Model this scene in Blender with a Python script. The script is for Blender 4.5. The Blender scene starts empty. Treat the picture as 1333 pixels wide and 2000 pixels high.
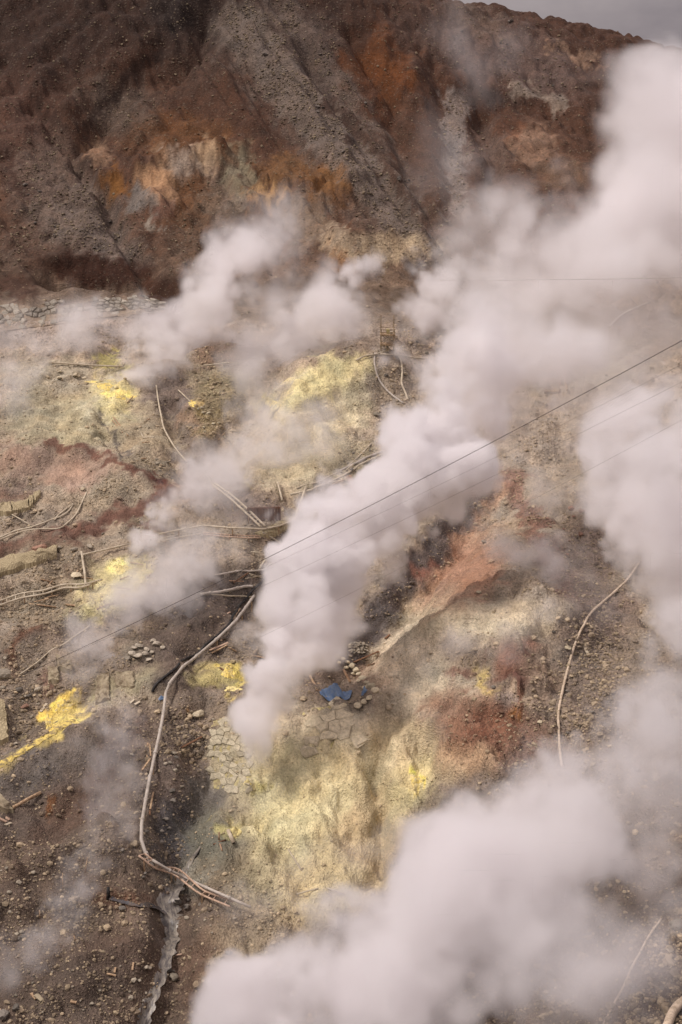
# Steaming sulphur valley seen from above: camera, sky, sun, terrain, rubble, pipes, steam.
import bpy, math, random
import numpy as np

sc = bpy.context.scene
COL = sc.collection
R = math.radians

# ---------------------------------------------------------------- camera
PITCH = R(17.0)
FPX = 2778.0                                  # focal length in pixels of the 1333 x 2000 picture
cam = bpy.data.cameras.new('camera')
cam.sensor_fit = 'VERTICAL'; cam.sensor_height = 36.0; cam.lens = 36.0 * FPX / 2000.0
cam.clip_start = 0.5; cam.clip_end = 8000.0
cam_o = bpy.data.objects.new('camera', cam); COL.objects.link(cam_o)
cam_o.location = (0, 0, 0); cam_o.rotation_euler = (R(90) - PITCH, 0, 0)
sc.camera = cam_o

# ---------------------------------------------------------------- sky, sun, exposure
SUN_EL, SUN_AZ = R(56), R(262)                # azimuth clockwise from +Y: from the left
world = bpy.data.worlds.new('World'); sc.world = world; world.use_nodes = True
wn = world.node_tree; wn.nodes.clear()
w_out = wn.nodes.new('ShaderNodeOutputWorld'); w_bg = wn.nodes.new('ShaderNodeBackground')
w_sky = wn.nodes.new('ShaderNodeTexSky'); w_sky.sky_type = 'NISHITA'; w_sky.sun_disc = False
w_sky.sun_elevation = SUN_EL; w_sky.sun_rotation = SUN_AZ; w_sky.dust_density = 3.0
w_tc = wn.nodes.new('ShaderNodeTexCoord')
w_map = wn.nodes.new('ShaderNodeMapping'); w_map.inputs['Scale'].default_value = (1, 1, 2.2)
w_ns = wn.nodes.new('ShaderNodeTexNoise'); w_ns.inputs['Scale'].default_value = 5.0
w_ns.inputs['Detail'].default_value = 6; w_ns.inputs['Roughness'].default_value = 0.55
w_rmp = wn.nodes.new('ShaderNodeValToRGB')
w_rmp.color_ramp.elements[0].position = 0.36; w_rmp.color_ramp.elements[0].color = (6.7, 5.9, 6.4, 1)
w_rmp.color_ramp.elements[1].position = 0.64; w_rmp.color_ramp.elements[1].color = (11.2, 9.75, 9.9, 1)
w_mix = wn.nodes.new('ShaderNodeMix'); w_mix.data_type = 'RGBA'; w_mix.inputs['Factor'].default_value = 0.93
wn.links.new(w_tc.outputs['Generated'], w_map.inputs['Vector'])
wn.links.new(w_map.outputs['Vector'], w_ns.inputs['Vector'])
wn.links.new(w_ns.outputs['Fac'], w_rmp.inputs['Fac'])
wn.links.new(w_sky.outputs['Color'], w_mix.inputs['A'])
wn.links.new(w_rmp.outputs['Color'], w_mix.inputs['B'])
# an overcast sky is three times as bright overhead as at the horizon
w_sep = wn.nodes.new('ShaderNodeSeparateXYZ'); wn.links.new(w_tc.outputs['Generated'], w_sep.inputs[0])
w_el = wn.nodes.new('ShaderNodeMapRange'); wn.links.new(w_sep.outputs['Z'], w_el.inputs['Value'])
w_el.inputs['From Min'].default_value = 0.0; w_el.inputs['From Max'].default_value = 1.0; w_el.inputs['To Min'].default_value = 0.333; w_el.inputs['To Max'].default_value = 1.0
w_mul = wn.nodes.new('ShaderNodeMix'); w_mul.data_type = 'RGBA'; w_mul.blend_type = 'MULTIPLY'; w_mul.inputs['Factor'].default_value = 1.0
wn.links.new(w_mix.outputs['Result'], w_mul.inputs['A']); wn.links.new(w_el.outputs[0], w_mul.inputs['B'])
wn.links.new(w_mul.outputs['Result'], w_bg.inputs['Color'])
w_bg.inputs['Strength'].default_value = 0.10
wn.links.new(w_bg.outputs['Background'], w_out.inputs['Surface'])

sun = bpy.data.lights.new('sun', 'SUN'); sun.energy = 2.7; sun.angle = R(14); sun.color = (1.0, 0.92, 0.87)
sun_o = bpy.data.objects.new('sun', sun); COL.objects.link(sun_o)
sun_o.rotation_euler = (R(90) - SUN_EL, 0, math.pi - SUN_AZ)
sun_o.location = (-60, -60, 120)

vs = sc.view_settings
vs.view_transform = 'Standard'; vs.look = 'None'; vs.gamma = 1.0; vs.use_curve_mapping = False
vs.exposure = 0.0
cy = sc.cycles
cy.use_denoising = True; cy.max_bounces = 12; cy.diffuse_bounces = 1; cy.glossy_bounces = 2
cy.volume_bounces = 10; cy.transparent_max_bounces = 8
cy.volume_step_rate = 2.5; cy.volume_max_steps = 200
cy.use_adaptive_sampling = True; cy.adaptive_threshold = 0.03
sc.render.film_transparent = False

# ---------------------------------------------------------------- small maths
rng = np.random.default_rng(7)
random.seed(7)
def lin(c):                                   # 8-bit sRGB -> linear
    c = np.asarray(c, float) / 255.0
    return np.where(c <= 0.04045, c / 12.92, ((c + 0.055) / 1.055) ** 2.4)
def sstep(a, b, x):
    t = np.clip((x - a) / (b - a), 0, 1); return t * t * (3 - 2 * t)
_perm = np.random.default_rng(3).permutation(4096)
_g2 = np.stack([np.cos(np.linspace(0, 2 * np.pi, 64, endpoint=False)), np.sin(np.linspace(0, 2 * np.pi, 64, endpoint=False))], 1)
def perlin(x, y, seed=0):
    x = x + seed * 17.31; y = y + seed * 9.77
    xi = np.floor(x).astype(np.int64); yi = np.floor(y).astype(np.int64)
    xf = x - xi; yf = y - yi
    u = xf ** 3 * (xf * (xf * 6 - 15) + 10); v = yf ** 3 * (yf * (yf * 6 - 15) + 10)
    def g(i, j, fx, fy):
        h = _perm[(_perm[(i + seed * 131) & 4095] + j) & 4095] & 63
        return _g2[h, 0] * fx + _g2[h, 1] * fy
    a = g(xi, yi, xf, yf); b = g(xi + 1, yi, xf - 1, yf)
    c = g(xi, yi + 1, xf, yf - 1); d = g(xi + 1, yi + 1, xf - 1, yf - 1)
    return (a + u * (b - a)) * (1 - v) + (c + u * (d - c)) * v
def fbm(x, y, octv=4, seed=0, gain=0.5):
    s = np.zeros_like(x); a = 1.0
    for k in range(octv):
        s = s + a * perlin(x * 2 ** k, y * 2 ** k, seed + k); a *= gain
    return s
def pchip(xk, yk, x):                          # monotone cubic, linear beyond the ends
    xk = np.asarray(xk, float); yk = np.asarray(yk, float)
    h = np.diff(xk); dl = np.diff(yk, axis=0) / h.reshape((-1,) + (1,) * (yk.ndim - 1))
    m = np.zeros_like(yk); m[0] = dl[0]; m[-1] = dl[-1]
    p = dl[:-1] * dl[1:]
    with np.errstate(divide='ignore', invalid='ignore'):
        hm = 2 * p / (dl[:-1] + dl[1:])
    m[1:-1] = np.where(p > 0, hm, 0)
    i = np.clip(np.searchsorted(xk, x) - 1, 0, len(xk) - 2)
    t = (x - xk[i]) / h[i]; tc = np.clip(t, 0, 1)
    hh = h[i]
    sh = (slice(None),) + (None,) * (yk.ndim - 1)
    tc_, hh_, t_ = tc[sh], hh[sh], t[sh]
    y = ((2 * tc_**3 - 3 * tc_**2 + 1) * yk[i] + (tc_**3 - 2 * tc_**2 + tc_) * hh_ * m[i]
         + (-2 * tc_**3 + 3 * tc_**2) * yk[i + 1] + (tc_**3 - tc_**2) * hh_ * m[i + 1])
    return y + np.where(t_ < 0, t_ * hh_ * m[0], 0) + np.where(t_ > 1, (t_ - 1) * hh_ * m[-1], 0)

CP, SP = math.cos(PITCH), math.sin(PITCH)
def ray(px, py):                               # bearing x/y and slope z/y of the line of sight through a picture point
    u = (np.asarray(px, float) - 666.5) / FPX; v = (1000.0 - np.asarray(py, float)) / FPX
    d = CP + v * SP
    return u / d, (-SP + v * CP) / d
def project(x, y, z):
    dep = y * CP - z * SP
    return 666.5 + FPX * x / dep, 1000.0 - FPX * (y * SP + z * CP) / dep

# ---------------------------------------------------------------- terrain shape
# survey: for some bearings, how far the ground is at some heights of the view
SURVEY = {
    -900: [(2000, 66), (1600, 84), (1200, 110), (1000, 124), (800, 146), (600, 174), (400, 198), (200, 221), (0, 243), (-160, 262)],
    0:    [(2000, 65), (1800, 72.5), (1600, 82), (1400, 94), (1200, 108), (1000, 124), (800, 147), (600, 178), (400, 204), (200, 229), (0, 250), (-160, 268)],
    330:  [(2000, 66), (1800, 73.5), (1600, 82.5), (1400, 93), (1200, 107), (1000, 124), (800, 147), (600, 180), (400, 206), (200, 231), (0, 251), (-140, 268)],
    667:  [(2000, 65), (1850, 72.5), (1740, 77.5), (1600, 83.5), (1400, 92), (1310, 99.5), (1200, 110), (1000, 126), (800, 148), (700, 159), (600, 181), (400, 210), (200, 238), (0, 262), (-60, 272)],
    1000: [(2000, 58), (1800, 67), (1600, 77), (1500, 83), (1400, 88), (1300, 93), (1200, 99.5), (1100, 111), (1000, 124), (800, 151), (600, 190), (400, 222), (200, 254), (30, 281)],
    1333: [(2000, 49), (1800, 58), (1600, 70), (1400, 85), (1200, 103), (1000, 124), (800, 152), (600, 190), (400, 226), (200, 262), (112, 280)],
    2100: [(2000, 45), (1600, 64), (1200, 98), (1000, 120), (800, 150), (600, 188), (400, 224), (260, 256)],
}
NA, NY = 860, 900
A = np.linspace(-0.40, 0.42, NA)
YW = np.concatenate([np.linspace(34, 200, 640, endpoint=False), np.linspace(200, 330, NY - 640)])
cols = sorted(SURVEY); ca = np.array([(c - 666.5) / FPX / CP for c in cols])
prof = []
for c in cols:
    p = np.array(SURVEY[c], float); _, sl = ray(c, p[:, 0])
    yk = p[:, 1]; zk = sl * yk
    yk = np.concatenate([[yk[0] - 25], yk, [yk[-1] + 5, yk[-1] + 30, yk[-1] + 110]])
    zk = np.concatenate([[zk[0] - 1.5], zk, [zk[-1] + 0.6, zk[-1] - 9, zk[-1] - 50]])
    prof.append(pchip(yk, zk, YW))
Z = pchip(ca, np.array(prof), A).T                 # (NY, NA)
AA, YY = np.meshgrid(A, YW); XX = AA * YY

def grid_at(G, x, y):                              # bilinear lookup of a terrain field at plan points
    a = np.asarray(x, float) / np.asarray(y, float)
    fa = np.clip((a - A[0]) / (A[1] - A[0]), 0, NA - 1.001); fy = np.clip(np.interp(y, YW, np.arange(NY)), 0, NY - 1.001)
    i = fa.astype(int); j = fy.astype(int); s = fa - i; t = fy - j
    return (G[j, i] * (1 - s) + G[j, i + 1] * s) * (1 - t) + (G[j + 1, i] * (1 - s) + G[j + 1, i + 1] * s) * t
_ys = np.concatenate([np.linspace(40, 130, 700, endpoint=False), np.linspace(130, 320, 700)])
_rows = np.interp(_ys, YW, np.arange(NY)); _r0 = np.clip(_rows.astype(int), 0, NY - 2); _rt = (_rows - _r0)
def ground(px, py, G=None):                        # the ground points seen at picture points (nearest hit)
    G = Z if G is None else G
    a, sl = ray(px, py); a = np.atleast_1d(a); sl = np.atleast_1d(sl); out = np.empty((len(a), 3))
    for n in range(len(a)):
        f_ = min(max((a[n] - A[0]) / (A[1] - A[0]), 0), NA - 1.001); i = int(f_); s = f_ - i
        c = G[:, i] * (1 - s) + G[:, i + 1] * s
        z = c[_r0] * (1 - _rt) + c[_r0 + 1] * _rt; f = z - sl[n] * _ys; hit = f >= 0
        k = int(hit.argmax()) if hit.any() else len(_ys) - 1
        if k > 0:
            t = f[k - 1] / (f[k - 1] - f[k] + 1e-12) if f[k] > f[k - 1] else 1.0
            t = min(max(t, 0), 1); y = _ys[k - 1] + t * (_ys[k] - _ys[k - 1]); zz = z[k - 1] + t * (z[k] - z[k - 1])
        else: y, zz = _ys[0], z[0]
        out[n] = (a[n] * y, y, zz)
    return out
def seg_dist(X, Y, pts):                           # distance to a plan polyline
    d = np.full(X.shape, 1e9)
    for (x0, y0), (x1, y1) in zip(pts[:-1], pts[1:]):
        dx, dy = x1 - x0, y1 - y0
        t = np.clip(((X - x0) * dx + (Y - y0) * dy) / (dx * dx + dy * dy + 1e-9), 0, 1)
        d = np.minimum(d, np.hypot(X - x0 - t * dx, Y - y0 - t * dy))
    return d
Z0 = Z.copy()
wobx = 1.6 * perlin(XX / 6, YY / 6, 5) + 0.7 * perlin(XX / 2.3, YY / 2.3, 6)
woby = 1.6 * perlin(XX / 6, YY / 6, 15) + 0.7 * perlin(XX / 2.3, YY / 2.3, 16)
def shape(pix, width, amount, power=2.0):          # raise or cut the ground along a line
    g = ground([p[0] for p in pix], [p[1] for p in pix], Z0)
    d = seg_dist(XX + wobx, YY + woby, g[:, :2])
    Z[...] += amount * np.exp(-(d / width) ** power)

# long rills down the back wall, running to the lower right
back = sstep(176, 192, YY)
S = XX + 0.56 * YY
left_face = sstep(2, -22, XX - (YY - 200) * -0.1)
r1 = np.abs(perlin(S / 9.0 + 0.25 * perlin(XX / 14, YY / 14, 2), YY / 70, 21)); r2 = np.abs(perlin(S / 3.6 + 0.3 * perlin(XX / 6, YY / 9, 3), YY / 34, 22)); r3 = np.abs(perlin(S / 1.5, YY / 16, 23))
rib = np.exp(-(seg_dist(XX, YY, ground([420, 560, 700, 830], [20, 160, 300, 440])[:, :2]) / 15.0) ** 2)
rill = np.clip(0.38 + rib + 0.35 * perlin(XX / 22, YY / 22, 9), 0.1, 1.2)
Z += back * (-3.0 + 8.0 * r1 + 3.6 * r2 + 1.0 * r3) * 0.6 * rill
knob = np.abs(perlin(XX / 5.5 + 0.4 * perlin(XX / 3, YY / 3, 12), YY / 7.5, 26)) + 0.5 * np.abs(perlin(XX / 2.4, YY / 3.0, 27))
Z += back * (1.2 - rill).clip(0, 1) * (2.8 * knob - 1.0)
S2 = XX - 0.7 * YY                                  # the counter-slope on the left
v1 = np.abs(perlin(S2 / 7.0, YY / 50, 25))
lf = sstep(205, 222, YY) * sstep(-18, -28, XX + 0.2 * perlin(XX / 10, YY / 10, 8) * 10)
Z += lf * (5.0 * v1 - 1.5) * 0.6
shape([(395, 10), (385, 70), (300, 110), (230, 170), (160, 250)], 2.6, -3.6)
shape([(395, 10), (380, 60)], 5.0, -3.0)
shape([(75, 190), (150, 300), (215, 380), (225, 440), (290, 520)], 1.6, -2.6)
shape([(480, 70), (560, 180), (640, 300), (690, 370)], 2.4, 2.6)
shape([(590, 90), (700, 260), (800, 410)], 1.5, -2.2)
shape([(690, 60), (760, 180), (800, 300), (850, 440)], 2.0, -2.4)
shape([(850, 120), (880, 260), (890, 420)], 2.0, -1.6)
shape([(930, 180), (960, 320), (985, 420)], 1.8, -2.4)
shape([(900, 200), (1000, 190), (1080, 215)], 2.2, -1.8)
shape([(280, 340), (350, 310), (430, 310)], 3.2, 2.6)
shape([(300, 400), (330, 370)], 2.6, 1.8)
shape([(500, 380), (540, 370), (640, 380)], 3.2, 1.8)
shape([(110, 520), (200, 530), (330, 562)], 2.6, -4.2)
shape([(690, 490), (760, 482), (830, 500)], 3.4, 4.2)
shape([(60, 600), (200, 592), (300, 595)], 1.8, 1.3)
# valley floor
shape([(275, 2060), (290, 1950), (330, 1850), (322, 1760), (345, 1690), (360, 1600), (385, 1500), (400, 1420)], 1.7, -2.2)
shape([(660, 1290), (720, 1230), (800, 1140), (880, 1050), (960, 960)], 2.6, -3.2)
shape([(480, 1180), (540, 1110), (600, 1060), (690, 960)], 2.4, -2.2)
shape([(860, 1240), (950, 1190), (1060, 1200)], 3.6, 2.0)
shape([(560, 830), (620, 770), (690, 725), (760, 712)], 4.2, 3.4)
shape([(500, 780), (480, 850), (430, 900)], 2.6, -2.4)
shape([(20, 1078), (110, 1055), (200, 1012), (325, 950)], 1.4, -0.5)
shape([(60, 890), (150, 905), (260, 945)], 3.4, 2.0)
shape([(120, 1440), (20, 1505)], 2.2, 0.9)
shape([(40, 1420), (110, 1370), (190, 1330)], 1.8, -1.1)
shape([(560, 1420), (640, 1410), (700, 1395)], 2.0, 0.7)
shape([(760, 1380), (745, 1480), (740, 1600), (735, 1700)], 1.0, -1.5)
shape([(600, 1600), (580, 1720)], 1.6, 0.6)
shape([(850, 1440), (845, 1560)], 1.0, -1.3)
shape([(990, 1255), (1005, 1315)], 1.8, 1.5)
shape([(985, 1325), (1030, 1330)], 1.0, -0.8)
shape([(480, 1560), (500, 1590)], 1.2, -1.1)
shape([(330, 780), (345, 850), (360, 920)], 1.6, -1.3); shape([(200, 800), (225, 850), (255, 920)], 0.9, -0.9); shape([(380, 700), (450, 690), (500, 720)], 2.2, 1.2)
shape([(60, 1250), (150, 1215), (260, 1190)], 1.6, 1.1); shape([(230, 1300), (330, 1250), (420, 1200)], 1.8, 0.9); shape([(60, 1640), (170, 1560), (240, 1470)], 1.6, -0.9); shape([(0, 1760), (90, 1700), (180, 1660)], 1.6, 0.9); shape([(120, 1900), (230, 1850), (300, 1800)], 1.5, 0.7)
# broken ground at every scale
front = 1 - back
rough = 1.0 * fbm(XX / 7, YY / 7, 3, 31) + 0.42 * fbm(XX / 2.2, YY / 2.2, 4, 41, 0.6)
lump = 1 - np.abs(perlin(XX / 1.7, YY / 1.7, 51)) * 2
Z += rough * (0.9 * front + 0.55 * back) + 0.24 * lump * (0.6 + perlin(XX / 9, YY / 9, 52)) * (1 - 0.5 * back)
gl = np.abs(perlin((XX + YY * 0.35) / 3.6 + 0.5 * perlin(XX / 4, YY / 4, 53), YY / 9.0, 54)); Z += front * sstep(128, 118, YY) * (1.5 * gl - 0.5) + front * sstep(118, 128, YY) * (1.3 * np.abs(perlin((XX - 0.3 * YY) / 4.5, YY / 9.0, 55)) - 0.4)
crag = np.exp(-(seg_dist(XX, YY, ground([280, 430, 560, 640], [340, 320, 380, 380], Z0)[:, :2]) / 6.0) ** 2)
Z += crag * (2.4 * np.abs(perlin(XX / 2.4, YY / 5.0, 61)) + 1.0 * np.abs(perlin(XX / 1.0, YY / 1.8, 62)))
mound = np.exp(-(seg_dist(XX, YY, ground([600, 700, 850, 1000], [1560, 1520, 1480, 1400], Z0)[:, :2]) / 8.0) ** 2)
mx = XX + 1.2 * perlin(XX / 3, YY / 3, 66) + 0.35 * YY; my = YY + 1.2 * perlin(XX / 3, YY / 3, 67)
Z += mound * 1.5 * (0.75 * np.abs(perlin(mx / 2.3, my / 3.0, 63)) + 0.5 * np.abs(perlin(mx / 1.0, my / 1.3, 64)) + 0.22 * np.abs(perlin(mx / 0.5, my / 0.6, 65)) - 0.25)
rust = np.exp(-(seg_dist(XX, YY, ground([900, 960, 1020], [1440, 1420, 1400], Z0)[:, :2]) / 4.0) ** 2)
Z += rust * (1.2 * np.abs(perlin(mx / 1.6, my / 2.6, 68)) + 0.6 * np.abs(perlin(mx / 0.7, my / 1.0, 69)) - 0.3)
# ledges and little scarps along the contours
def ledges(step, amount, seed, mask):
    t = Z / step + 0.55 * fbm(XX / 8, YY / 8, 3, seed); fl = np.floor(t); fr = t - fl
    Z[...] += (fl + sstep(0.35, 0.75, fr) - t) * step * amount * mask
ledges(1.5, 0.55, 141, front * np.clip(0.35 + 0.9 * perlin(XX / 16, YY / 16, 151), 0, 1))
ledges(0.6, 0.5, 142, front * np.clip(0.3 + 0.9 * perlin(XX / 9, YY / 9, 152), 0, 1))
ledges(3.2, 0.45, 143, back * np.clip(0.1 + 1.2 * perlin(XX / 18, YY / 18, 153), 0, 1))

# ---------------------------------------------------------------- what the ground is made of
U, V = project(XX, YY, Z)
n_a = fbm(XX / 3.2, YY / 3.2, 4, 71); n_b = fbm(XX / 3.2, YY / 3.2, 4, 81)
n_c = fbm(XX / 0.9, YY / 0.9, 2, 91); n_d = fbm(XX / 0.9, YY / 0.9, 2, 95)
WU = U + 34 * n_a + 15 * n_c; WV = V + 26 * n_b + 12 * n_d
n_e = fbm(XX / 1.1, YY / 1.1, 4, 93, 0.7)
ALB = 1.18
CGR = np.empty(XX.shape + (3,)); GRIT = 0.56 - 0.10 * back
def top_mix(stops, v):
    k = np.array([s[0] for s in stops], float); c = np.array([lin(s[1]) for s in stops])
    return np.stack([np.interp(v, k, c[:, i]) for i in range(3)], -1)
CGR[...] = top_mix([(-200, (66, 44, 33)), (200, (82, 56, 42)), (480, (98, 72, 56)), (640, (152, 134, 114)), (900, (160, 143, 118)),
                    (1200, (142, 126, 106)), (1500, (116, 101, 86)), (1750, (104, 88, 73)), (2100, (96, 79, 66))], WV)
def paint(w, c, grit=None):
    CGR[...] += w[..., None] * (lin(c) - CGR)
    if grit is not None: GRIT[...] += w * (grit - GRIT)
def spot(cx, cy, rx, ry, c, s=0.85, rot=0, grit=None, soft=0.55):
    a = R(rot); dx = WU - cx; dy = WV - cy
    q = np.sqrt(((dx * math.cos(a) + dy * math.sin(a)) / rx) ** 2 + ((-dx * math.sin(a) + dy * math.cos(a)) / ry) ** 2)
    w = s * (1 - sstep(1 - soft, 1 + soft * 0.6, q))
    if c[0] > 180 and c[2] < 0.58 * c[0]: w = 0.88 * w * sstep(-0.55, 0.3, n_e + 0.55 * (1 - q))   # sulphur blooms in patches
    paint(w, c, grit)
def band(pts, w, c, s=0.85, grit=None, soft=0.6):
    g = ground([p[0] for p in pts], [p[1] for p in pts])
    d = seg_dist(WU, WV, pts)
    # keep a painted band on its own piece of ground, not on whatever lies hidden behind it
    paint(s * (1 - sstep(1 - soft, 1 + soft * 0.6, d / w)), c, grit)
# back wall
spot(120, 60, 260, 140, (54, 38, 30), .8); spot(380, 40, 110, 80, (38, 28, 24), .9); spot(560, 30, 160, 60, (60, 44, 36), .7)
spot(310, 190, 160, 110, (84, 58, 43), .7); spot(215, 205, 70, 55, (98, 86, 76), .6, grit=.9); spot(380, 120, 70, 60, (78, 60, 50), .7)
spot(350, 268, 130, 45, (104, 70, 42), .8, 8, .4); spot(245, 215, 70, 60, (92, 78, 68), .6, grit=.9)
spot(40, 250, 80, 120, (88, 64, 53), .7); band([(75, 190), (150, 290), (212, 372), (222, 430)], 16, (58, 38, 28), .8, .2)
band([(380, 70), (300, 115), (235, 165), (165, 245)], 14, (52, 36, 28), .8, .3)
spot(150, 430, 150, 85, (112, 98, 88), .95, 48, .95); spot(90, 330, 70, 90, (100, 82, 71), .7, 40, .8); spot(230, 500, 70, 40, (116, 103, 94), .8, 30, .95)
spot(30, 490, 70, 60, (88, 70, 59), .7, 0, .9); band([(0, 300), (40, 360), (60, 400)], 14, (62, 40, 30), .7, .3)
band([(480, 60), (560, 165), (650, 285), (740, 385), (830, 470)], 62, (118, 105, 95), .9, .98)
band([(560, 40), (690, 240), (820, 430)], 40, (112, 98, 88), .8, .95)
band([(640, 190), (750, 310), (800, 400)], 14, (76, 54, 42), .8, .4); band([(560, 240), (640, 340), (720, 430)], 10, (84, 64, 52), .7, .5)
band([(530, 40), (600, 120), (700, 280)], 12, (70, 54, 46), .7, .5)
spot(725, 105, 62, 62, (104, 62, 32), .85, 0, .35); spot(775, 150, 34, 80, (110, 66, 34), .8, 15, .35); spot(690, 70, 40, 50, (66, 46, 36), .8)
spot(620, 90, 50, 60, (92, 78, 70), .7, grit=.9); spot(830, 60, 80, 70, (84, 64, 54), .8); band([(780, 200), (830, 330), (850, 450)], 22, (86, 62, 48), .8, .5)
band([(890, 190), (888, 300), (895, 420)], 24, (138, 125, 116), .9, .95)
spot(1000, 110, 170, 70, (108, 90, 82), .85, 22, .6); spot(930, 40, 80, 30, (112, 94, 82), .7, 30); band([(1080, 85), (1130, 108), (1175, 128)], 9, (158, 130, 108), .6, .3)
band([(1010, 175), (1060, 185), (1100, 205)], 14, (150, 136, 122), .8, .6); band([(900, 180), (960, 190), (1010, 205)], 14, (70, 54, 46), .7, .4)
spot(1040, 285, 50, 45, (158, 128, 106), .7, 0, .4); spot(1000, 260, 20, 25, (126, 84, 60), .5); spot(1100, 340, 60, 34, (122, 98, 80), .8); spot(960, 300, 40, 60, (112, 94, 84), .7)
# crags and bleached rock in the wall
spot(320, 345, 42, 55, (172, 138, 106), .9, 0, .2); spot(375, 318, 55, 32, (166, 150, 134), .9, 10, .3); spot(300, 372, 28, 26, (192, 152, 116), .9, 0, .15)
spot(312, 398, 24, 32, (112, 84, 72), .85, 0, .3); spot(412, 305, 32, 30, (184, 156, 124), .9, -30, .2); spot(470, 345, 26, 62, (142, 132, 108), .85, 0, .4)
spot(525, 385, 36, 40, (190, 152, 106), .9, 0, .2); spot(555, 330, 55, 34, (122, 88, 56), .8); spot(640, 360, 40, 44, (132, 92, 52), .8, 0, .3)
spot(222, 358, 28, 32, (128, 86, 42), .85, 0, .2); spot(192, 295, 22, 26, (150, 120, 96), .8); spot(380, 405, 55, 75, (106, 74, 48), .8, 0, .5)
spot(440, 400, 50, 60, (122, 106, 90), .7, 0, .8); spot(270, 385, 26, 30, (128, 120, 112), .8); spot(300, 440, 20, 14, (150, 140, 126), .8); spot(590, 430, 50, 60, (146, 128, 108), .7); spot(650, 470, 26, 34, (172, 152, 128), .8)
spot(200, 530, 150, 38, (60, 35, 23), .97, 8, .25); spot(330, 570, 60, 30, (74, 46, 32), .9, 20, .4); spot(30, 560, 60, 24, (84, 54, 40), .8)
spot(380, 480, 60, 60, (96, 78, 64), .7, 0, .8); spot(745, 488, 100, 34, (180, 160, 132), .97, 0, .35); spot(800, 490, 45, 22, (196, 176, 146), .8, 0, .3); spot(665, 505, 22, 30, (160, 122, 88), .7)
# terrace below the wall
spot(160, 640, 200, 45, (150, 134, 120), .85, 0, .7); spot(320, 630, 40, 24, (104, 80, 66), .8); band([(330, 600), (350, 640), (355, 680)], 16, (88, 60, 46), .7)
spot(100, 735, 120, 40, (160, 148, 122), .8); spot(150, 820, 140, 60, (166, 154, 116), .9, 0, .35); spot(60, 800, 60, 60, (150, 140, 112), .7); spot(190, 810, 50, 30, (182, 172, 138), .7, 30, .2)
spot(215, 708, 38, 16, (186, 174, 84), .8, 0, .4); spot(222, 772, 46, 40, (206, 192, 124), .8, 20, .3); spot(207, 757, 24, 12, (240, 210, 84), .85, 20, .1); spot(236, 776, 18, 11, (236, 206, 90), .8, 20, .1); spot(256, 782, 10, 9, (240, 200, 60), .9)
spot(340, 800, 52, 100, (100, 86, 77), .85, -12, .45); spot(400, 860, 50, 60, (112, 98, 86), .8, 0, .5); spot(430, 760, 62, 62, (126, 112, 76), .85, 0, .98); spot(420, 690, 60, 30, (116, 88, 66), .7, 0, .8)
spot(377, 788, 12, 9, (232, 186, 52), .95, 30, .3); spot(402, 800, 12, 20, (176, 148, 82), .85, -30, .3); spot(400, 830, 40, 34, (124, 106, 62), .7, 0, 1.0); spot(372, 822, 18, 34, (150, 122, 94), .75, -30)
spot(290, 850, 60, 44, (150, 134, 104), .8); band([(195, 800), (215, 830), (240, 880), (255, 920)], 8, (88, 80, 74), .75); band([(270, 900), (330, 930)], 20, (132, 118, 94), .8, .95)
spot(120, 905, 130, 34, (150, 122, 102), .8, 8, .25); spot(150, 930, 70, 20, (168, 136, 112), .8, 6, .15); spot(30, 900, 50, 36, (146, 118, 98), .7); spot(20, 960, 40, 24, (112, 76, 60), .7); spot(60, 950, 45, 22, (118, 102, 90), .7, 0, .9)
band([(100, 866), (170, 880), (240, 912), (318, 942)], 9, (104, 64, 48), .85, .2); spot(300, 942, 36, 10, (86, 44, 34), .9, 8, .2)
band([(-100, 1105), (0, 1080), (90, 1062), (165, 1035), (235, 1000), (330, 958)], 19, (98, 66, 52), .95, .15); band([(200, 1020), (270, 1030), (330, 1032)], 8, (102, 68, 54), .8, .2)
band([(-100, 1096), (0, 1072), (90, 1055), (165, 1028), (235, 994), (320, 952)], 4, (120, 84, 66), .7, .1)
spot(200, 970, 80, 30, (140, 126, 102), .8, -15, .8); spot(290, 1010, 50, 14, (136, 120, 96), .8, -15, .9); spot(60, 1020, 80, 22, (128, 112, 94), .8, 0, .8)
spot(110, 1110, 100, 60, (138, 122, 98), .7, 0, .8); spot(150, 1120, 26, 10, (96, 74, 58), .7); spot(70, 1190, 90, 40, (136, 122, 98), .7, 0, .95)
spot(215, 1145, 72, 48, (202, 188, 128), .85, -20, .35); spot(232, 1112, 26, 13, (238, 224, 126), .95, -10, .2); spot(275, 1110, 34, 20, (196, 180, 84), .9, 0, .4); spot(205, 1185, 70, 18, (184, 172, 112), .8, -8, .5); spot(180, 1205, 60, 12, (172, 160, 108), .7)
band([(75, 1228), (48, 1252), (34, 1285), (26, 1310)], 13, (112, 72, 46), .85, .4); spot(110, 1240, 60, 26, (118, 100, 84), .7, -20); spot(30, 1350, 100, 70, (118, 102, 84), .7, 0, 1.0); spot(85, 1335, 12, 30, (104, 70, 54), .7)
spot(60, 1420, 60, 40, (104, 90, 74), .8, 0, 1.0)
band([(-80, 1545), (0, 1498), (60, 1462), (100, 1432)], 11, (206, 180, 84), .92, .2, .35); spot(120, 1395, 44, 24, (222, 192, 84), .95, -25, .2); band([(85, 1395), (97, 1420), (105, 1432)], 8, (246, 200, 56), .9, .1); band([(95, 1405), (120, 1375), (138, 1358)], 9, (250, 208, 62), .95, .1); band([(105, 1430), (155, 1398), (185, 1382)], 9, (232, 206, 92), .9, .15)
spot(205, 1345, 36, 34, (176, 164, 118), .8, 0, .2); spot(285, 1332, 80, 30, (158, 146, 112), .85, -12, .2); spot(275, 1270, 40, 22, (140, 130, 108), .8)
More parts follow.
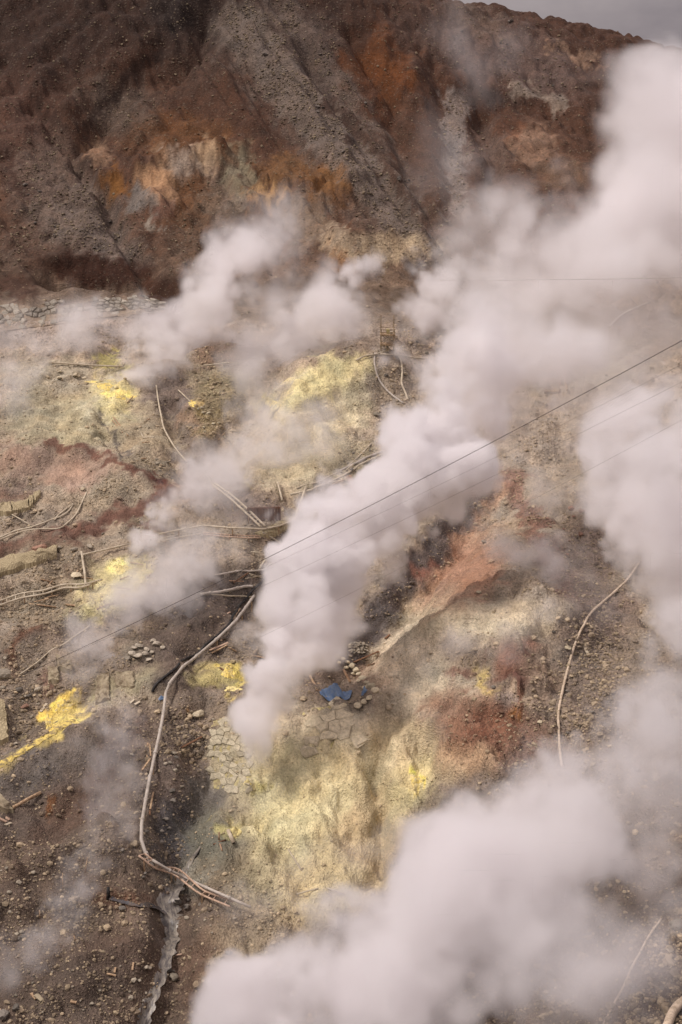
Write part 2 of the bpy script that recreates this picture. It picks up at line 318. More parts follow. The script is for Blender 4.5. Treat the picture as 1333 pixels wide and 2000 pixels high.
band([(185, 1385), (240, 1360), (300, 1350)], 10, (168, 152, 128), .7)
# lower left slopes
spot(90, 1500, 170, 60, (96, 88, 80), .85, -20, .35); spot(120, 1580, 200, 60, (90, 74, 62), .8, -25, .45); band([(20, 1730), (100, 1620), (160, 1560), (215, 1490)], 30, (88, 66, 51), .7, .5); band([(85, 1595), (108, 1560)], 9, (104, 66, 30), .9)
spot(250, 1440, 70, 40, (104, 84, 70), .8, -25, .6); band([(215, 1465), (262, 1425), (300, 1400)], 6, (72, 54, 43), .8); band([(225, 1485), (270, 1450)], 5, (72, 54, 43), .8)
spot(420, 1170, 130, 60, (88, 77, 70), .9, -15, .35); spot(360, 1255, 120, 46, (86, 72, 62), .9, -15, .4); spot(330, 1330, 50, 40, (96, 80, 68), .8); spot(390, 1330, 60, 34, (92, 78, 67), .8); spot(290, 1195, 80, 18, (112, 96, 84), .6, -20)
band([(300, 1340), (355, 1305), (400, 1275)], 6, (64, 56, 52), .8, .2); band([(330, 1330), (400, 1345), (445, 1335)], 6, (66, 54, 46), .7, .2)
spot(425, 1320, 44, 30, (176, 162, 96), .85, 0, .4); spot(448, 1315, 20, 26, (216, 190, 66), .92, 0, .2); spot(455, 1345, 26, 10, (232, 208, 94), .92, -25, .15); spot(370, 1400, 30, 30, (120, 100, 82), .7, 0, .9); spot(372, 1398, 6, 8, (190, 140, 60), .8)
spot(350, 1480, 60, 90, (98, 84, 74), .8, 0, .95); spot(315, 1560, 50, 80, (102, 86, 74), .7, 0, .7)
spot(340, 1630, 44, 90, (80, 76, 75), .9, 0, .5); spot(410, 1560, 60, 60, (96, 92, 86), .8, 0, .4); spot(425, 1640, 75, 70, (112, 110, 92), .85, 0, .3); spot(455, 1545, 40, 40, (98, 90, 84), .8); spot(370, 1710, 40, 40, (130, 126, 110), .8)
spot(455, 1625, 34, 22, (184, 172, 96), .85, 0, .2); spot(460, 1630, 14, 10, (216, 196, 104), .9); spot(470, 1720, 80, 60, (132, 120, 94), .8)
spot(140, 1740, 190, 70, (88, 74, 62), .8, -10, .5); spot(60, 1680, 80, 40, (96, 80, 66), .7, -30, .8); spot(220, 1870, 130, 60, (84, 67, 55), .8, -15, .35); spot(230, 1760, 70, 18, (100, 70, 50), .8, 10); spot(100, 1930, 180, 70, (90, 76, 64), .8, 0, .6)
spot(400, 1890, 100, 90, (96, 74, 58), .8, 0, .5); spot(440, 1890, 60, 28, (152, 134, 106), .85, -25, .5); spot(520, 1830, 120, 60, (158, 140, 110), .7)
# the bleached hill
spot(450, 1470, 46, 90, (162, 148, 114), .9, 0, .15); spot(640, 1440, 170, 70, (206, 188, 154), .95, 0, .15); spot(640, 1560, 180, 130, (206, 190, 138), .95, 0, .14); spot(560, 1600, 80, 90, (200, 190, 138), .8); spot(620, 1720, 140, 80, (198, 180, 130), .9, 0, .15); spot(720, 1640, 60, 110, (186, 162, 118), .8, 0, .15)
spot(520, 1500, 60, 60, (184, 172, 126), .7); spot(505, 1528, 30, 12, (196, 178, 78), .7); spot(800, 1470, 100, 70, (192, 172, 128), .9, 0, .15); spot(810, 1520, 44, 50, (212, 196, 136), .8, 0, .1); spot(785, 1560, 26, 36, (208, 190, 130), .6)
spot(800, 1507, 9, 5, (250, 216, 50), .95); spot(818, 1520, 14, 7, (246, 212, 60), .9, 40); spot(826, 1528, 6, 8, (246, 210, 50), .9); spot(795, 1535, 6, 14, (236, 206, 70), .8); spot(810, 1553, 6, 8, (240, 206, 70), .9)
spot(640, 1300, 70, 46, (124, 106, 92), .85, 0, .5); spot(760, 1310, 60, 40, (176, 150, 120), .85, -20, .4); spot(720, 1300, 40, 14, (158, 126, 98), .7, -20); spot(800, 1290, 80, 60, (204, 186, 154), .85, 0, .2); spot(850, 1350, 100, 60, (202, 186, 154), .85, 0, .2)
spot(930, 1210, 170, 46, (200, 184, 150), .9, 0, .25); spot(850, 1190, 50, 60, (176, 158, 126), .8, -40); spot(1030, 1170, 34, 12, (170, 156, 136), .8); band([(770, 1200), (830, 1140), (870, 1105)], 14, (170, 154, 116), .85, .4)
spot(890, 1110, 120, 80, (164, 126, 98), .85, -30, .35); band([(975, 950), (910, 1030), (860, 1110)], 24, (166, 124, 92), .7, .4); spot(920, 1110, 70, 44, (158, 116, 88), .8, 0, .2); band([(1000, 930), (1050, 1040), (1110, 1150)], 26, (128, 88, 70), .8, .8)
band([(690, 1270), (760, 1170), (850, 1060), (930, 960)], 34, (84, 75, 72), .92, .5); spot(820, 1110, 24, 16, (150, 98, 76), .7)
spot(945, 1425, 110, 80, (126, 82, 57), .92, 10, .5); spot(880, 1400, 60, 50, (140, 106, 82), .7); spot(1000, 1285, 46, 40, (140, 98, 76), .92, 0, .15); spot(1010, 1325, 30, 20, (98, 62, 50), .9, 10, .15); spot(905, 1312, 24, 16, (118, 78, 62), .8)
spot(945, 1325, 18, 34, (196, 170, 84), .8, -25); spot(985, 1370, 26, 20, (160, 142, 126), .7); spot(1003, 1402, 16, 8, (168, 110, 42), .8); band([(990, 1350), (1040, 1370)], 9, (182, 156, 126), .7); band([(920, 1390), (960, 1440), (985, 1480)], 10, (108, 66, 45), .8); band([(1010, 1350), (1020, 1390)], 8, (116, 70, 46), .8)
spot(920, 1480, 60, 40, (176, 146, 110), .75); spot(1050, 1450, 60, 60, (116, 88, 70), .8, 0, .6); spot(1060, 1330, 40, 60, (142, 118, 96), .7)
spot(1150, 1320, 70, 200, (120, 105, 92), .85, 0, .95); spot(1180, 1200, 70, 60, (112, 92, 80), .7); spot(1150, 1080, 60, 100, (132, 112, 98), .7, 0, .8)
# sulphur mound below the scaffold and the slope around it
spot(620, 800, 110, 80, (200, 186, 146), .95, -30, .2); spot(650, 730, 80, 34, (210, 196, 134), .85, -20, .15); spot(590, 770, 60, 30, (208, 194, 130), .75, -30, .2); spot(600, 900, 120, 60, (176, 162, 126), .9, 0, .3); spot(710, 770, 46, 44, (168, 156, 122), .8, 0, .4); spot(755, 760, 40, 60, (128, 114, 96), .8, 0, .95)
spot(700, 900, 50, 40, (140, 128, 100), .8, 0, .95); spot(520, 790, 26, 10, (196, 176, 70), .9); spot(520, 800, 14, 14, (84, 76, 70), .8); spot(487, 940, 10, 14, (196, 178, 84), .7)
spot(870, 650, 100, 46, (122, 107, 93), .85, 0, 1.0); spot(1150, 700, 130, 60, (162, 152, 126), .85); spot(1060, 850, 110, 70, (148, 132, 114), .8); spot(1085, 720, 40, 40, (110, 96, 82), .7)
spot(640, 980, 90, 40, (146, 132, 106), .8, -20, .8); spot(480, 990, 80, 40, (110, 92, 80), .85); spot(370, 960, 40, 26, (120, 88, 62), .7); spot(560, 1050, 60, 24, (112, 96, 80), .8)
spot(1300, 1900, 90, 160, (70, 49, 37), .9, 30, .9)
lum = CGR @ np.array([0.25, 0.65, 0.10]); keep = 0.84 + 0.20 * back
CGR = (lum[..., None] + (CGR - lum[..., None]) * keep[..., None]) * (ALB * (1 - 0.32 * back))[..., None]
# patchiness of the soil itself
mott = np.clip(1 + 0.26 * fbm(XX / 1.6, YY / 1.6, 4, 101, 0.65) + 0.16 * fbm(XX / 6, YY / 6, 2, 111), 0.45, 1.6)
hue = 0.07 * fbm(XX / 2.6, YY / 2.6, 3, 121)
CGR *= mott[..., None]; CGR[..., 0] *= 1 + hue; CGR[..., 2] *= 1 - hue
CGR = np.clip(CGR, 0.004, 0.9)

# ---------------------------------------------------------------- materials
def new_mat(name):
    m = bpy.data.materials.new(name); m.use_nodes = True
    nt = m.node_tree; b = nt.nodes['Principled BSDF']
    b.inputs['Roughness'].default_value = 0.9; b.inputs['Specular IOR Level'].default_value = 0.25
    return m, nt, b
def link(nt, a, b): nt.links.new(a, b)
def node(nt, t, **kw):
    n = nt.nodes.new(t)
    for k, v in kw.items():
        if hasattr(n, k): setattr(n, k, v)
        else: n.inputs[k].default_value = v
    return n
def mixc(nt, a, b, f, mode='MIX'):
    m = nt.nodes.new('ShaderNodeMix'); m.data_type = 'RGBA'; m.blend_type = mode
    for s, v in (('A', a), ('B', b), ('Factor', f)):
        sock = [i for i in m.inputs if i.name == s and i.enabled and (i.type == ('VALUE' if s == 'Factor' else 'RGBA'))][0]
        if isinstance(v, (int, float, tuple)): sock.default_value = v
        else: nt.links.new(v, sock)
    return [o for o in m.outputs if o.type == 'RGBA'][0]
def math_(nt, op, a, b=0.0):
    m = nt.nodes.new('ShaderNodeMath'); m.operation = op
    for k, v in ((0, a), (1, b)):
        if isinstance(v, (int, float)): m.inputs[k].default_value = v
        else: nt.links.new(v, m.inputs[k])
    return m.outputs[0]
def make_ground_mat():
    m, nt, b = new_mat('volcanic_ground')
    col = node(nt, 'ShaderNodeAttribute', attribute_name='tint'); gr = node(nt, 'ShaderNodeAttribute', attribute_name='grit')
    geo = node(nt, 'ShaderNodeNewGeometry'); gp = geo.outputs['Position']; fine = node(nt, 'ShaderNodeAttribute', attribute_name='fineness')
    scl = node(nt, 'ShaderNodeVectorMath', operation='SCALE'); link(nt, gp, scl.inputs[0]); link(nt, fine.outputs['Fac'], scl.inputs['Scale']); pos = scl.outputs[0]
    n0 = node(nt, 'ShaderNodeTexNoise', Scale=0.9, Detail=5.0, Roughness=0.72); link(nt, pos, n0.inputs['Vector'])
    n1 = node(nt, 'ShaderNodeTexNoise', Scale=6.0, Detail=2.0, Roughness=0.7); link(nt, pos, n1.inputs['Vector'])
    v1 = node(nt, 'ShaderNodeTexVoronoi', Scale=3.4, Randomness=1.0); link(nt, pos, v1.inputs['Vector'])
    v2 = node(nt, 'ShaderNodeTexVoronoi', Scale=7.5, Randomness=1.0); link(nt, pos, v2.inputs['Vector'])
    s1 = node(nt, 'ShaderNodeSeparateColor'); link(nt, v1.outputs['Color'], s1.inputs[0])
    s2 = node(nt, 'ShaderNodeSeparateColor'); link(nt, v2.outputs['Color'], s2.inputs[0])
    # stones in the soil: a few cells in each layer are paler
    def stones(v, s, lo, hi, rad):
        f = node(nt, 'ShaderNodeMapRange', interpolation_type='SMOOTHSTEP'); link(nt, v.outputs['Distance'], f.inputs['Value'])
        f.inputs['From Min'].default_value = rad; f.inputs['From Max'].default_value = rad * 0.55
        g = node(nt, 'ShaderNodeMapRange'); link(nt, s.outputs[0], g.inputs['Value'])
        g.inputs['From Min'].default_value = lo; g.inputs['From Max'].default_value = hi
        return math_(nt, 'MULTIPLY', f.outputs[0], g.outputs[0])
    st = math_(nt, 'MAXIMUM', stones(v1, s1, 0.62, 0.95, 0.42), stones(v2, s2, 0.45, 0.95, 0.42))
    st = math_(nt, 'MULTIPLY', st, gr.outputs['Fac'])
    f0 = node(nt, 'ShaderNodeMapRange'); link(nt, n0.outputs['Fac'], f0.inputs['Value'])
    f0.inputs['From Min'].default_value = 0.28; f0.inputs['From Max'].default_value = 0.72; f0.inputs['To Min'].default_value = 0.62; f0.inputs['To Max'].default_value = 1.38
    f1 = node(nt, 'ShaderNodeMapRange'); link(nt, n1.outputs['Fac'], f1.inputs['Value'])
    f1.inputs['From Min'].default_value = 0.3; f1.inputs['From Max'].default_value = 0.7; f1.inputs['To Min'].default_value = 0.58; f1.inputs['To Max'].default_value = 1.4
    k = math_(nt, 'MULTIPLY', f0.outputs[0], f1.outputs[0])
    kf = node(nt, 'ShaderNodeMapRange'); link(nt, gr.outputs['Fac'], kf.inputs['Value']); kf.inputs['To Min'].default_value = 0.45; kf.inputs['To Max'].default_value = 1.1
    c1 = mixc(nt, col.outputs['Color'], mixc(nt, (1.0, 1.0, 1.0, 1.0), k, kf.outputs[0]), 1.0, 'MULTIPLY')
    pale = mixc(nt, col.outputs['Color'], (0.36, 0.30, 0.23, 1), 0.42)
    c2 = mixc(nt, c1, pale, math_(nt, 'MULTIPLY', st, 0.9))
    link(nt, c2, b.inputs['Base Color'])
    rg = node(nt, 'ShaderNodeTexNoise', noise_type='RIDGED_MULTIFRACTAL', Scale=1.1, Detail=4.0, Roughness=0.6, Distortion=0.6); link(nt, pos, rg.inputs['Vector'])
    soft = math_(nt, 'SUBTRACT', 0.75, gr.outputs['Fac'])
    soft = math_(nt, 'MAXIMUM', soft, 0.08)
    crk = math_(nt, 'MULTIPLY', math_(nt, 'MULTIPLY', rg.outputs['Fac'], -0.22), soft)
    hgt = math_(nt, 'ADD', math_(nt, 'ADD', math_(nt, 'MULTIPLY', n1.outputs['Fac'], 0.22), math_(nt, 'MULTIPLY', st, 0.14)), crk)
    b2 = node(nt, 'ShaderNodeBump', Strength=1.0, Distance=1.0); link(nt, hgt, b2.inputs['Height'])
    link(nt, b2.outputs[0], b.inputs['Normal'])
    return m
M_GROUND = make_ground_mat()

def mesh_np(name, co, faces, mat=None, smooth=False):
    me = bpy.data.meshes.new(name); co = np.asarray(co, np.float32); faces = np.asarray(faces, np.int32)
    n = faces.shape[1]
    me.vertices.add(len(co)); me.vertices.foreach_set('co', co.ravel())
    me.loops.add(faces.size); me.loops.foreach_set('vertex_index', faces.ravel())
    me.polygons.add(len(faces)); me.polygons.foreach_set('loop_start', np.arange(0, faces.size, n, dtype=np.int32))
    me.polygons.foreach_set('use_smooth', np.full(len(faces), smooth))
    if mat: me.materials.append(mat)
    me.update(calc_edges=True)
    return me
def put_attr(me, name, typ, arr):
    a = me.attributes.new(name, typ, 'POINT')
    a.data.foreach_set('color' if 'COLOR' in typ else 'value', np.asarray(arr, np.float32).ravel())
def link_obj(name, me, parent=None, loc=(0, 0, 0)):
    o = bpy.data.objects.new(name, me); COL.objects.link(o); o.location = loc
    if parent is not None: o.parent = parent
    return o
def tag(o, label=None, cat=None, group=None, kind=None):
    if label: o['label'] = label
    if cat: o['category'] = cat
    if group: o['group'] = group
    if kind or cat: o['kind'] = kind or 'thing'
    return o

idx = np.arange(NY * NA).reshape(NY, NA)
quads = np.stack([idx[:-1, :-1], idx[:-1, 1:], idx[1:, 1:], idx[1:, :-1]], -1).reshape(-1, 4)
gm = mesh_np('terrain', np.stack([XX, YY, Z], -1).reshape(-1, 3), quads, M_GROUND, True)
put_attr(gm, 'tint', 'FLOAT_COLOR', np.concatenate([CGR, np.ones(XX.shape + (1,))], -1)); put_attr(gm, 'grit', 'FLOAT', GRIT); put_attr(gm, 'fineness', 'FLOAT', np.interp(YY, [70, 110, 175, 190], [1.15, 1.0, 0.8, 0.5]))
terrain = link_obj('terrain', gm)
tag(terrain, 'volcanic valley slope of brown scree, bleached soil and sulphur stains', 'terrain', kind='structure')
# the country beyond the ridge and behind the camera, out to the horizon
fm = mesh_np('far_terrain', [(-4000, -4000, -75), (4000, -4000, -75), (4000, 5000, -75), (-4000, 5000, -75)], [(0, 1, 2, 3)], M_GROUND)
put_attr(fm, 'tint', 'FLOAT_COLOR', np.tile([.10, .08, .06, 1], (4, 1))); put_attr(fm, 'grit', 'FLOAT', np.full(4, .5)); put_attr(fm, 'fineness', 'FLOAT', np.full(4, .5))
tag(link_obj('ground', fm), 'brown low country far below the ridge', 'ground', kind='structure')

# ---------------------------------------------------------------- rubble
def ico(sub):
    t = (1 + 5 ** 0.5) / 2
    v = [(-1, t, 0), (1, t, 0), (-1, -t, 0), (1, -t, 0), (0, -1, t), (0, 1, t), (0, -1, -t), (0, 1, -t), (t, 0, -1), (t, 0, 1), (-t, 0, -1), (-t, 0, 1)]
    f = [(0, 11, 5), (0, 5, 1), (0, 1, 7), (0, 7, 10), (0, 10, 11), (1, 5, 9), (5, 11, 4), (11, 10, 2), (10, 7, 6), (7, 1, 8), (3, 9, 4), (3, 4, 2), (3, 2, 6), (3, 6, 8), (3, 8, 9), (4, 9, 5), (2, 4, 11), (6, 2, 10), (8, 6, 7), (9, 8, 1)]
    v = [np.array(p) / np.linalg.norm(p) for p in v]
    for _ in range(sub):
        cache = {}; nf = []
        def mid(a, b):
            k = (min(a, b), max(a, b))
            if k not in cache:
                p = v[a] + v[b]; v.append(p / np.linalg.norm(p)); cache[k] = len(v) - 1
            return cache[k]
        for a, b, c in f:
            ab, bc, ca_ = mid(a, b), mid(b, c), mid(c, a); nf += [(a, ab, ca_), (b, bc, ab), (c, ca_, bc), (ab, bc, ca_)]
        f = nf
    return np.array(v), np.array(f)
def rock_shape(sub, seed, cuts=9):
    r = np.random.default_rng(seed); v, f = ico(sub); v = v.copy()
    for _ in range(cuts):                         # chop the ball with random planes for flat faces
        n = r.normal(size=3); n /= np.linalg.norm(n); h = r.uniform(0.62, 0.9)
        d = v @ n; m = d > h; v[m] -= np.outer(d[m] - h, n)
    v *= 1 + 0.05 * r.normal(size=(len(v), 1)); v *= r.uniform(0.75, 1.15, size=3) * [1, 1, 0.8]
    return v, f
def rot_from(r, n):                                # random rotations (n,3,3)
    q = r.normal(size=(n, 4)); q /= np.linalg.norm(q, axis=1)[:, None]; w, x, y, z = q.T
    return np.stack([1 - 2 * (y*y + z*z), 2 * (x*y - z*w), 2 * (x*z + y*w), 2 * (x*y + z*w), 1 - 2 * (x*x + z*z), 2 * (y*z - x*w), 2 * (x*z - y*w), 2 * (y*z + x*w), 1 - 2 * (x*x + y*y)], -1).reshape(n, 3, 3)
def chip(seed):                                   # an eight-cornered splinter of rock
    r = np.random.default_rng(seed)
    v = np.array([(x, y, z) for z in (-1, 1) for y in (-1, 1) for x in (-1, 1)], float) * 0.72
    v *= r.uniform(0.55, 1.15, size=(8, 3)); v *= r.uniform(0.6, 1.25, size=3)
    f = [(0, 2, 3), (0, 3, 1), (4, 5, 7), (4, 7, 6), (0, 1, 5), (0, 5, 4), (2, 6, 7), (2, 7, 3), (0, 4, 6), (0, 6, 2), (1, 3, 7), (1, 7, 5)]
    return v, np.array(f)
# the loose stones nobody could count: one object, each stone real
def scatter_stones(N):
    r = np.random.default_rng(11)
    pu = r.uniform(-120, 1453, N * 6); pv = r.uniform(-30, 2080, N * 6)
    a, sl = ray(pu, pv)
    # march all lines of sight over the finished ground
    fr = np.full(len(a), np.nan); prev = None
    ys = np.linspace(42, 300, 700)
    fa = np.clip((a - A[0]) / (A[1] - A[0]), 0, NA - 1.001); ia = fa.astype(int); sa = fa - ia
    rows = np.interp(ys, YW, np.arange(NY)).astype(int)
    for y, j in zip(ys, rows):
        h = Z[j, ia] * (1 - sa) + Z[j, ia + 1] * sa - sl * y
        hit = np.isnan(fr) & (h >= 0); fr[hit] = y
    ok = ~np.isnan(fr) & (fr > 43); a, y = a[ok], fr[ok]; y = y + r.uniform(-0.6, 0.3, len(y)); x = a * y
    g = grid_at(GRIT, x, y); clump = 0.5 + 0.9 * fbm(x / 5, y / 5, 3, 131)
    dens = np.clip(g, 0, 1) ** 2.4 * np.clip(clump, 0.03, 1.5) ** 1.3 + 0.008
    keep = r.random(len(x)) < dens * 1.6; x, y = x[keep][:N], y[keep][:N]; n = len(x)
    g = grid_at(GRIT, x, y); z = grid_at(Z, x, y)
    size = np.exp(r.normal(-2.9, 0.66, n)) * (0.75 + 0.5 * g) * np.interp(y, [60, 110, 180, 250], [0.72, 0.92, 1.0, 1.2])
    size = np.clip(size, 0.03, 0.30)
    c = np.stack([grid_at(CGR[..., k], x, y) for k in range(3)], -1)
    pale = lin(np.stack([(176 + 0 * x), (158 + 0 * x), (130 + 0 * x)], -1)) * 1.1
    dark = np.clip(y - 176, 0, 20)[:, None] / 20
    pale = pale * (1 - 0.40 * dark)
    mixf = np.clip(r.normal(0.52, 0.26, n), 0, 1)[:, None]
    c = (c * (1 - mixf) + pale * mixf) * r.uniform(0.7, 1.25, (n, 1))
    out_v, out_f, out_c, off = [], [], [], 0
    for big in (False, True):                      # splinters for the small, rounder lumps for the large
        m = (size > 0.11) == big; k = int(m.sum())
        base = [rock_shape(0, 500 + q, 5) if big else chip(500 + q) for q in range(24)]
        V0 = np.stack([b[0] for b in base]); F0 = base[0][1]; nv = V0.shape[1]
        pick = r.integers(0, 24, k); Rm = rot_from(r, k); s_ = size[m]
        vv = np.einsum('nij,nkj->nki', Rm, V0[pick] * s_[:, None, None]); vv[..., 2] *= 0.8
        vv += np.stack([x[m], y[m], z[m] + s_ * 0.2], -1)[:, None, :]
        out_v.append(vv.reshape(-1, 3)); out_f.append((F0[None] + (off + np.arange(k) * nv)[:, None, None]).reshape(-1, 3)); out_c.append(np.repeat(c[m], nv, 0)); off += k * nv
    return np.concatenate(out_v), np.concatenate(out_f), np.concatenate(out_c)
def stone_mat(name, attr=True, colour=(0.3, 0.26, 0.2, 1), low=0.62):
    m, nt, b = new_mat(name)
    geo = node(nt, 'ShaderNodeNewGeometry')
    n1 = node(nt, 'ShaderNodeTexNoise', Scale=4.0, Detail=6.0, Roughness=0.7); link(nt, geo.outputs['Position'], n1.inputs['Vector'])
    f1 = node(nt, 'ShaderNodeMapRange'); link(nt, n1.outputs['Fac'], f1.inputs['Value'])
    f1.inputs['From Min'].default_value = 0.3; f1.inputs['From Max'].default_value = 0.7; f1.inputs['To Min'].default_value = 0.62; f1.inputs['To Max'].default_value = 1.25
    if attr: src = node(nt, 'ShaderNodeAttribute', attribute_name='tint').outputs['Color']
    else:
        oi = node(nt, 'ShaderNodeObjectInfo')
        vr = node(nt, 'ShaderNodeMapRange'); link(nt, oi.outputs['Random'], vr.inputs['Value']); vr.inputs['To Min'].default_value = low; vr.inputs['To Max'].default_value = 1.2 - 0.4 * (low - 0.62)
        src = mixc(nt, colour, vr.outputs[0], 1.0, 'MULTIPLY')
    link(nt, mixc(nt, src, f1.outputs[0], 1.0, 'MULTIPLY'), b.inputs['Base Color'])
    bp = node(nt, 'ShaderNodeBump', Strength=0.7, Distance=0.12); link(nt, n1.outputs['Fac'], bp.inputs['Height']); link(nt, bp.outputs[0], b.inputs['Normal'])
    return m
M_STONES = stone_mat('loose_stone')
sv, sf, scol = scatter_stones(100000)
sm = mesh_np('loose_stones', sv, sf, M_STONES, False)
put_attr(sm, 'tint', 'FLOAT_COLOR', np.concatenate([scol, np.ones((len(scol), 1))], -1))
tag(link_obj('loose_stones', sm), 'loose grey and ochre stones strewn over the slopes', 'stones', kind='stuff')

# ---------------------------------------------------------------- helpers for things
def surf_mat(name, c, c2=None, rough=0.75, scale=3.0, spec=0.3, bump=0.25, lo=0.42, hi=0.62):
    m, nt, b = new_mat(name); b.inputs['Roughness'].default_value = rough; b.inputs['Specular IOR Level'].default_value = spec
    geo = node(nt, 'ShaderNodeNewGeometry')
    n1 = node(nt, 'ShaderNodeTexNoise', Scale=scale, Detail=5.0, Roughness=0.7); link(nt, geo.outputs['Position'], n1.inputs['Vector'])
    f = node(nt, 'ShaderNodeMapRange'); link(nt, n1.outputs['Fac'], f.inputs['Value']); f.inputs['From Min'].default_value = lo; f.inputs['From Max'].default_value = hi
    c2 = c2 or [x * 0.55 for x in c]
    link(nt, mixc(nt, tuple(c) + (1,), tuple(c2) + (1,), f.outputs[0]), b.inputs['Base Color'])
    if bump:
        bp = node(nt, 'ShaderNodeBump', Strength=bump, Distance=0.08); link(nt, n1.outputs['Fac'], bp.inputs['Height']); link(nt, bp.outputs[0], b.inputs['Normal'])
    return m
def L3(r, g, b, k=1.15): return [float(x) for x in lin((r, g, b)) * k]
M_PIPE = surf_mat('weathered_pipe', L3(174, 165, 154), L3(150, 140, 128), bump=0, scale=1.5); M_PALE = surf_mat('pale_pipe', L3(186, 174, 152), L3(158, 144, 122), bump=0, scale=1.5)
M_HOSE = surf_mat('white_hose', L3(196, 178, 156), L3(160, 142, 120)); M_BLACK = surf_mat('black_rubber', (0.018, 0.016, 0.015), (0.035, 0.03, 0.027), rough=0.55)
M_WOOD = surf_mat('weathered_wood', L3(176, 150, 120), L3(124, 98, 74), scale=6); M_FRESH = surf_mat('orange_wood', L3(168, 138, 112), L3(136, 108, 86), scale=6)
M_BARK = surf_mat('old_brown_wood', L3(118, 86, 62), L3(84, 58, 42), scale=6); M_PINK = surf_mat('faded_timber', L3(182, 156, 134), L3(148, 122, 102), scale=6); M_GUTTER = surf_mat('mustard_sulphur', L3(206, 184, 104), L3(140, 124, 88), scale=2.4, bump=.9, lo=.46, hi=.58)
M_STEEL = surf_mat('corroded_steel', L3(150, 132, 104), L3(104, 86, 64)); M_RUST = surf_mat('rusty_sheet_piling', L3(104, 72, 56), L3(78, 56, 46))
M_CONC = surf_mat('stained_concrete', L3(152, 140, 116), L3(118, 104, 84), scale=1.6); M_CONCY = surf_mat('sulphur_stained_concrete', L3(178, 166, 116), L3(142, 128, 96), scale=1.6)
M_SULPH = surf_mat('sulphur_crust', L3(230, 206, 116), L3(172, 158, 118), scale=3.2, bump=0.9, lo=0.42, hi=0.62); M_SULPHP = surf_mat('pale_sulphur_crust', L3(228, 212, 146), L3(170, 156, 112), scale=3.0, bump=0.9)
M_TARP = surf_mat('blue_tarpaulin', (0.14, 0.23, 0.40), (0.24, 0.31, 0.40), rough=0.55, scale=4.0, spec=0.4, bump=0.5); M_CABLE = surf_mat('dark_cable', (0.05, 0.042, 0.038), (0.07, 0.06, 0.055), bump=0); M_CABLEP = surf_mat('pale_cable', (0.5, 0.46, 0.44), (0.4, 0.37, 0.35), bump=0)
M_MORTAR = surf_mat('dirty_mortar', L3(140, 124, 106), L3(108, 94, 80), scale=2.5, bump=.5)
M_BOULDER = stone_mat('pale_boulder', False, (0.36, 0.31, 0.235, 1)); M_BOULDERD = stone_mat('grey_boulder', False, (0.20, 0.175, 0.145, 1)); M_BOULDERR = stone_mat('reddish_boulder', False, (0.34, 0.20, 0.14, 1))
M_MASON = stone_mat('mason_stone', False, (0.36, 0.32, 0.26, 1)); M_HEAP = stone_mat('beige_block', False, (0.46, 0.40, 0.31, 1)); M_SLAB = stone_mat('bleached_slab', False, (0.62, 0.53, 0.37, 1), 0.86); M_COBBLE = stone_mat('yellowed_cobble', False, (0.50, 0.44, 0.31, 1), 0.82); M_WALLROCK = stone_mat('brown_wall_rock', False, (0.15, 0.125, 0.105, 1))
def make_net_mat():
    m, nt, b = new_mat('wire_netted_cover')
    tc = node(nt, 'ShaderNodeUVMap'); mp = node(nt, 'ShaderNodeMapping'); mp.inputs['Rotation'].default_value = (0, 0, R(45)); link(nt, tc.outputs[0], mp.inputs['Vector'])
    w1 = node(nt, 'ShaderNodeTexWave', Scale=1.05); w2 = node(nt, 'ShaderNodeTexWave', Scale=1.05, bands_direction='Y')
    link(nt, mp.outputs[0], w1.inputs['Vector']); link(nt, mp.outputs[0], w2.inputs['Vector'])
    mx = math_(nt, 'MAXIMUM', w1.outputs['Fac'], w2.outputs['Fac'])
    f = node(nt, 'ShaderNodeMapRange'); link(nt, mx, f.inputs['Value']); f.inputs['From Min'].default_value = 0.55; f.inputs['From Max'].default_value = 1.0
    geo = node(nt, 'ShaderNodeNewGeometry'); n1 = node(nt, 'ShaderNodeTexNoise', Scale=1.4, Detail=4.0); link(nt, geo.outputs['Position'], n1.inputs['Vector'])
    base = mixc(nt, tuple(L3(150, 136, 108)) + (1,), tuple(L3(178, 164, 130)) + (1,), n1.outputs['Fac'])
    link(nt, mixc(nt, base, tuple(L3(120, 106, 84)) + (1,), math_(nt, 'MULTIPLY', f.outputs[0], 0.55)), b.inputs['Base Color'])
    bp = node(nt, 'ShaderNodeBump', Strength=0.6, Distance=0.08); link(nt, mx, bp.inputs['Height']); link(nt, bp.outputs[0], b.inputs['Normal'])
    return m
M_NET = make_net_mat()

def G(px, py, lift=0.0):
    g = ground(px, py)[0].copy(); g[2] += lift; return g
def zat(x, y): return float(grid_at(Z, np.array([x]), np.array([y]))[0])
def normal_at(x, y, e=0.5):
    n = np.array([-(zat(x + e, y) - zat(x - e, y)) / (2 * e), -(zat(x, y + e) - zat(x, y - e)) / (2 * e), 1.0]); return n / np.linalg.norm(n)
def mpp(p): return math.sqrt(p[0]**2 + p[1]**2 + p[2]**2) / FPX       # metres per picture pixel at a point
def mesh_pd(name, v, f, mat, smooth=False):
    me = bpy.data.meshes.new(name); me.from_pydata([tuple(map(float, p)) for p in v], [], [tuple(map(int, q)) for q in f]); me.materials.append(mat)
    if smooth: me.polygons.foreach_set('use_smooth', [True] * len(me.polygons))
    me.update(); return me
def empty(name, loc):
    o = bpy.data.objects.new(name, None); COL.objects.link(o); o.location = loc; o.empty_display_size = 0.3; return o
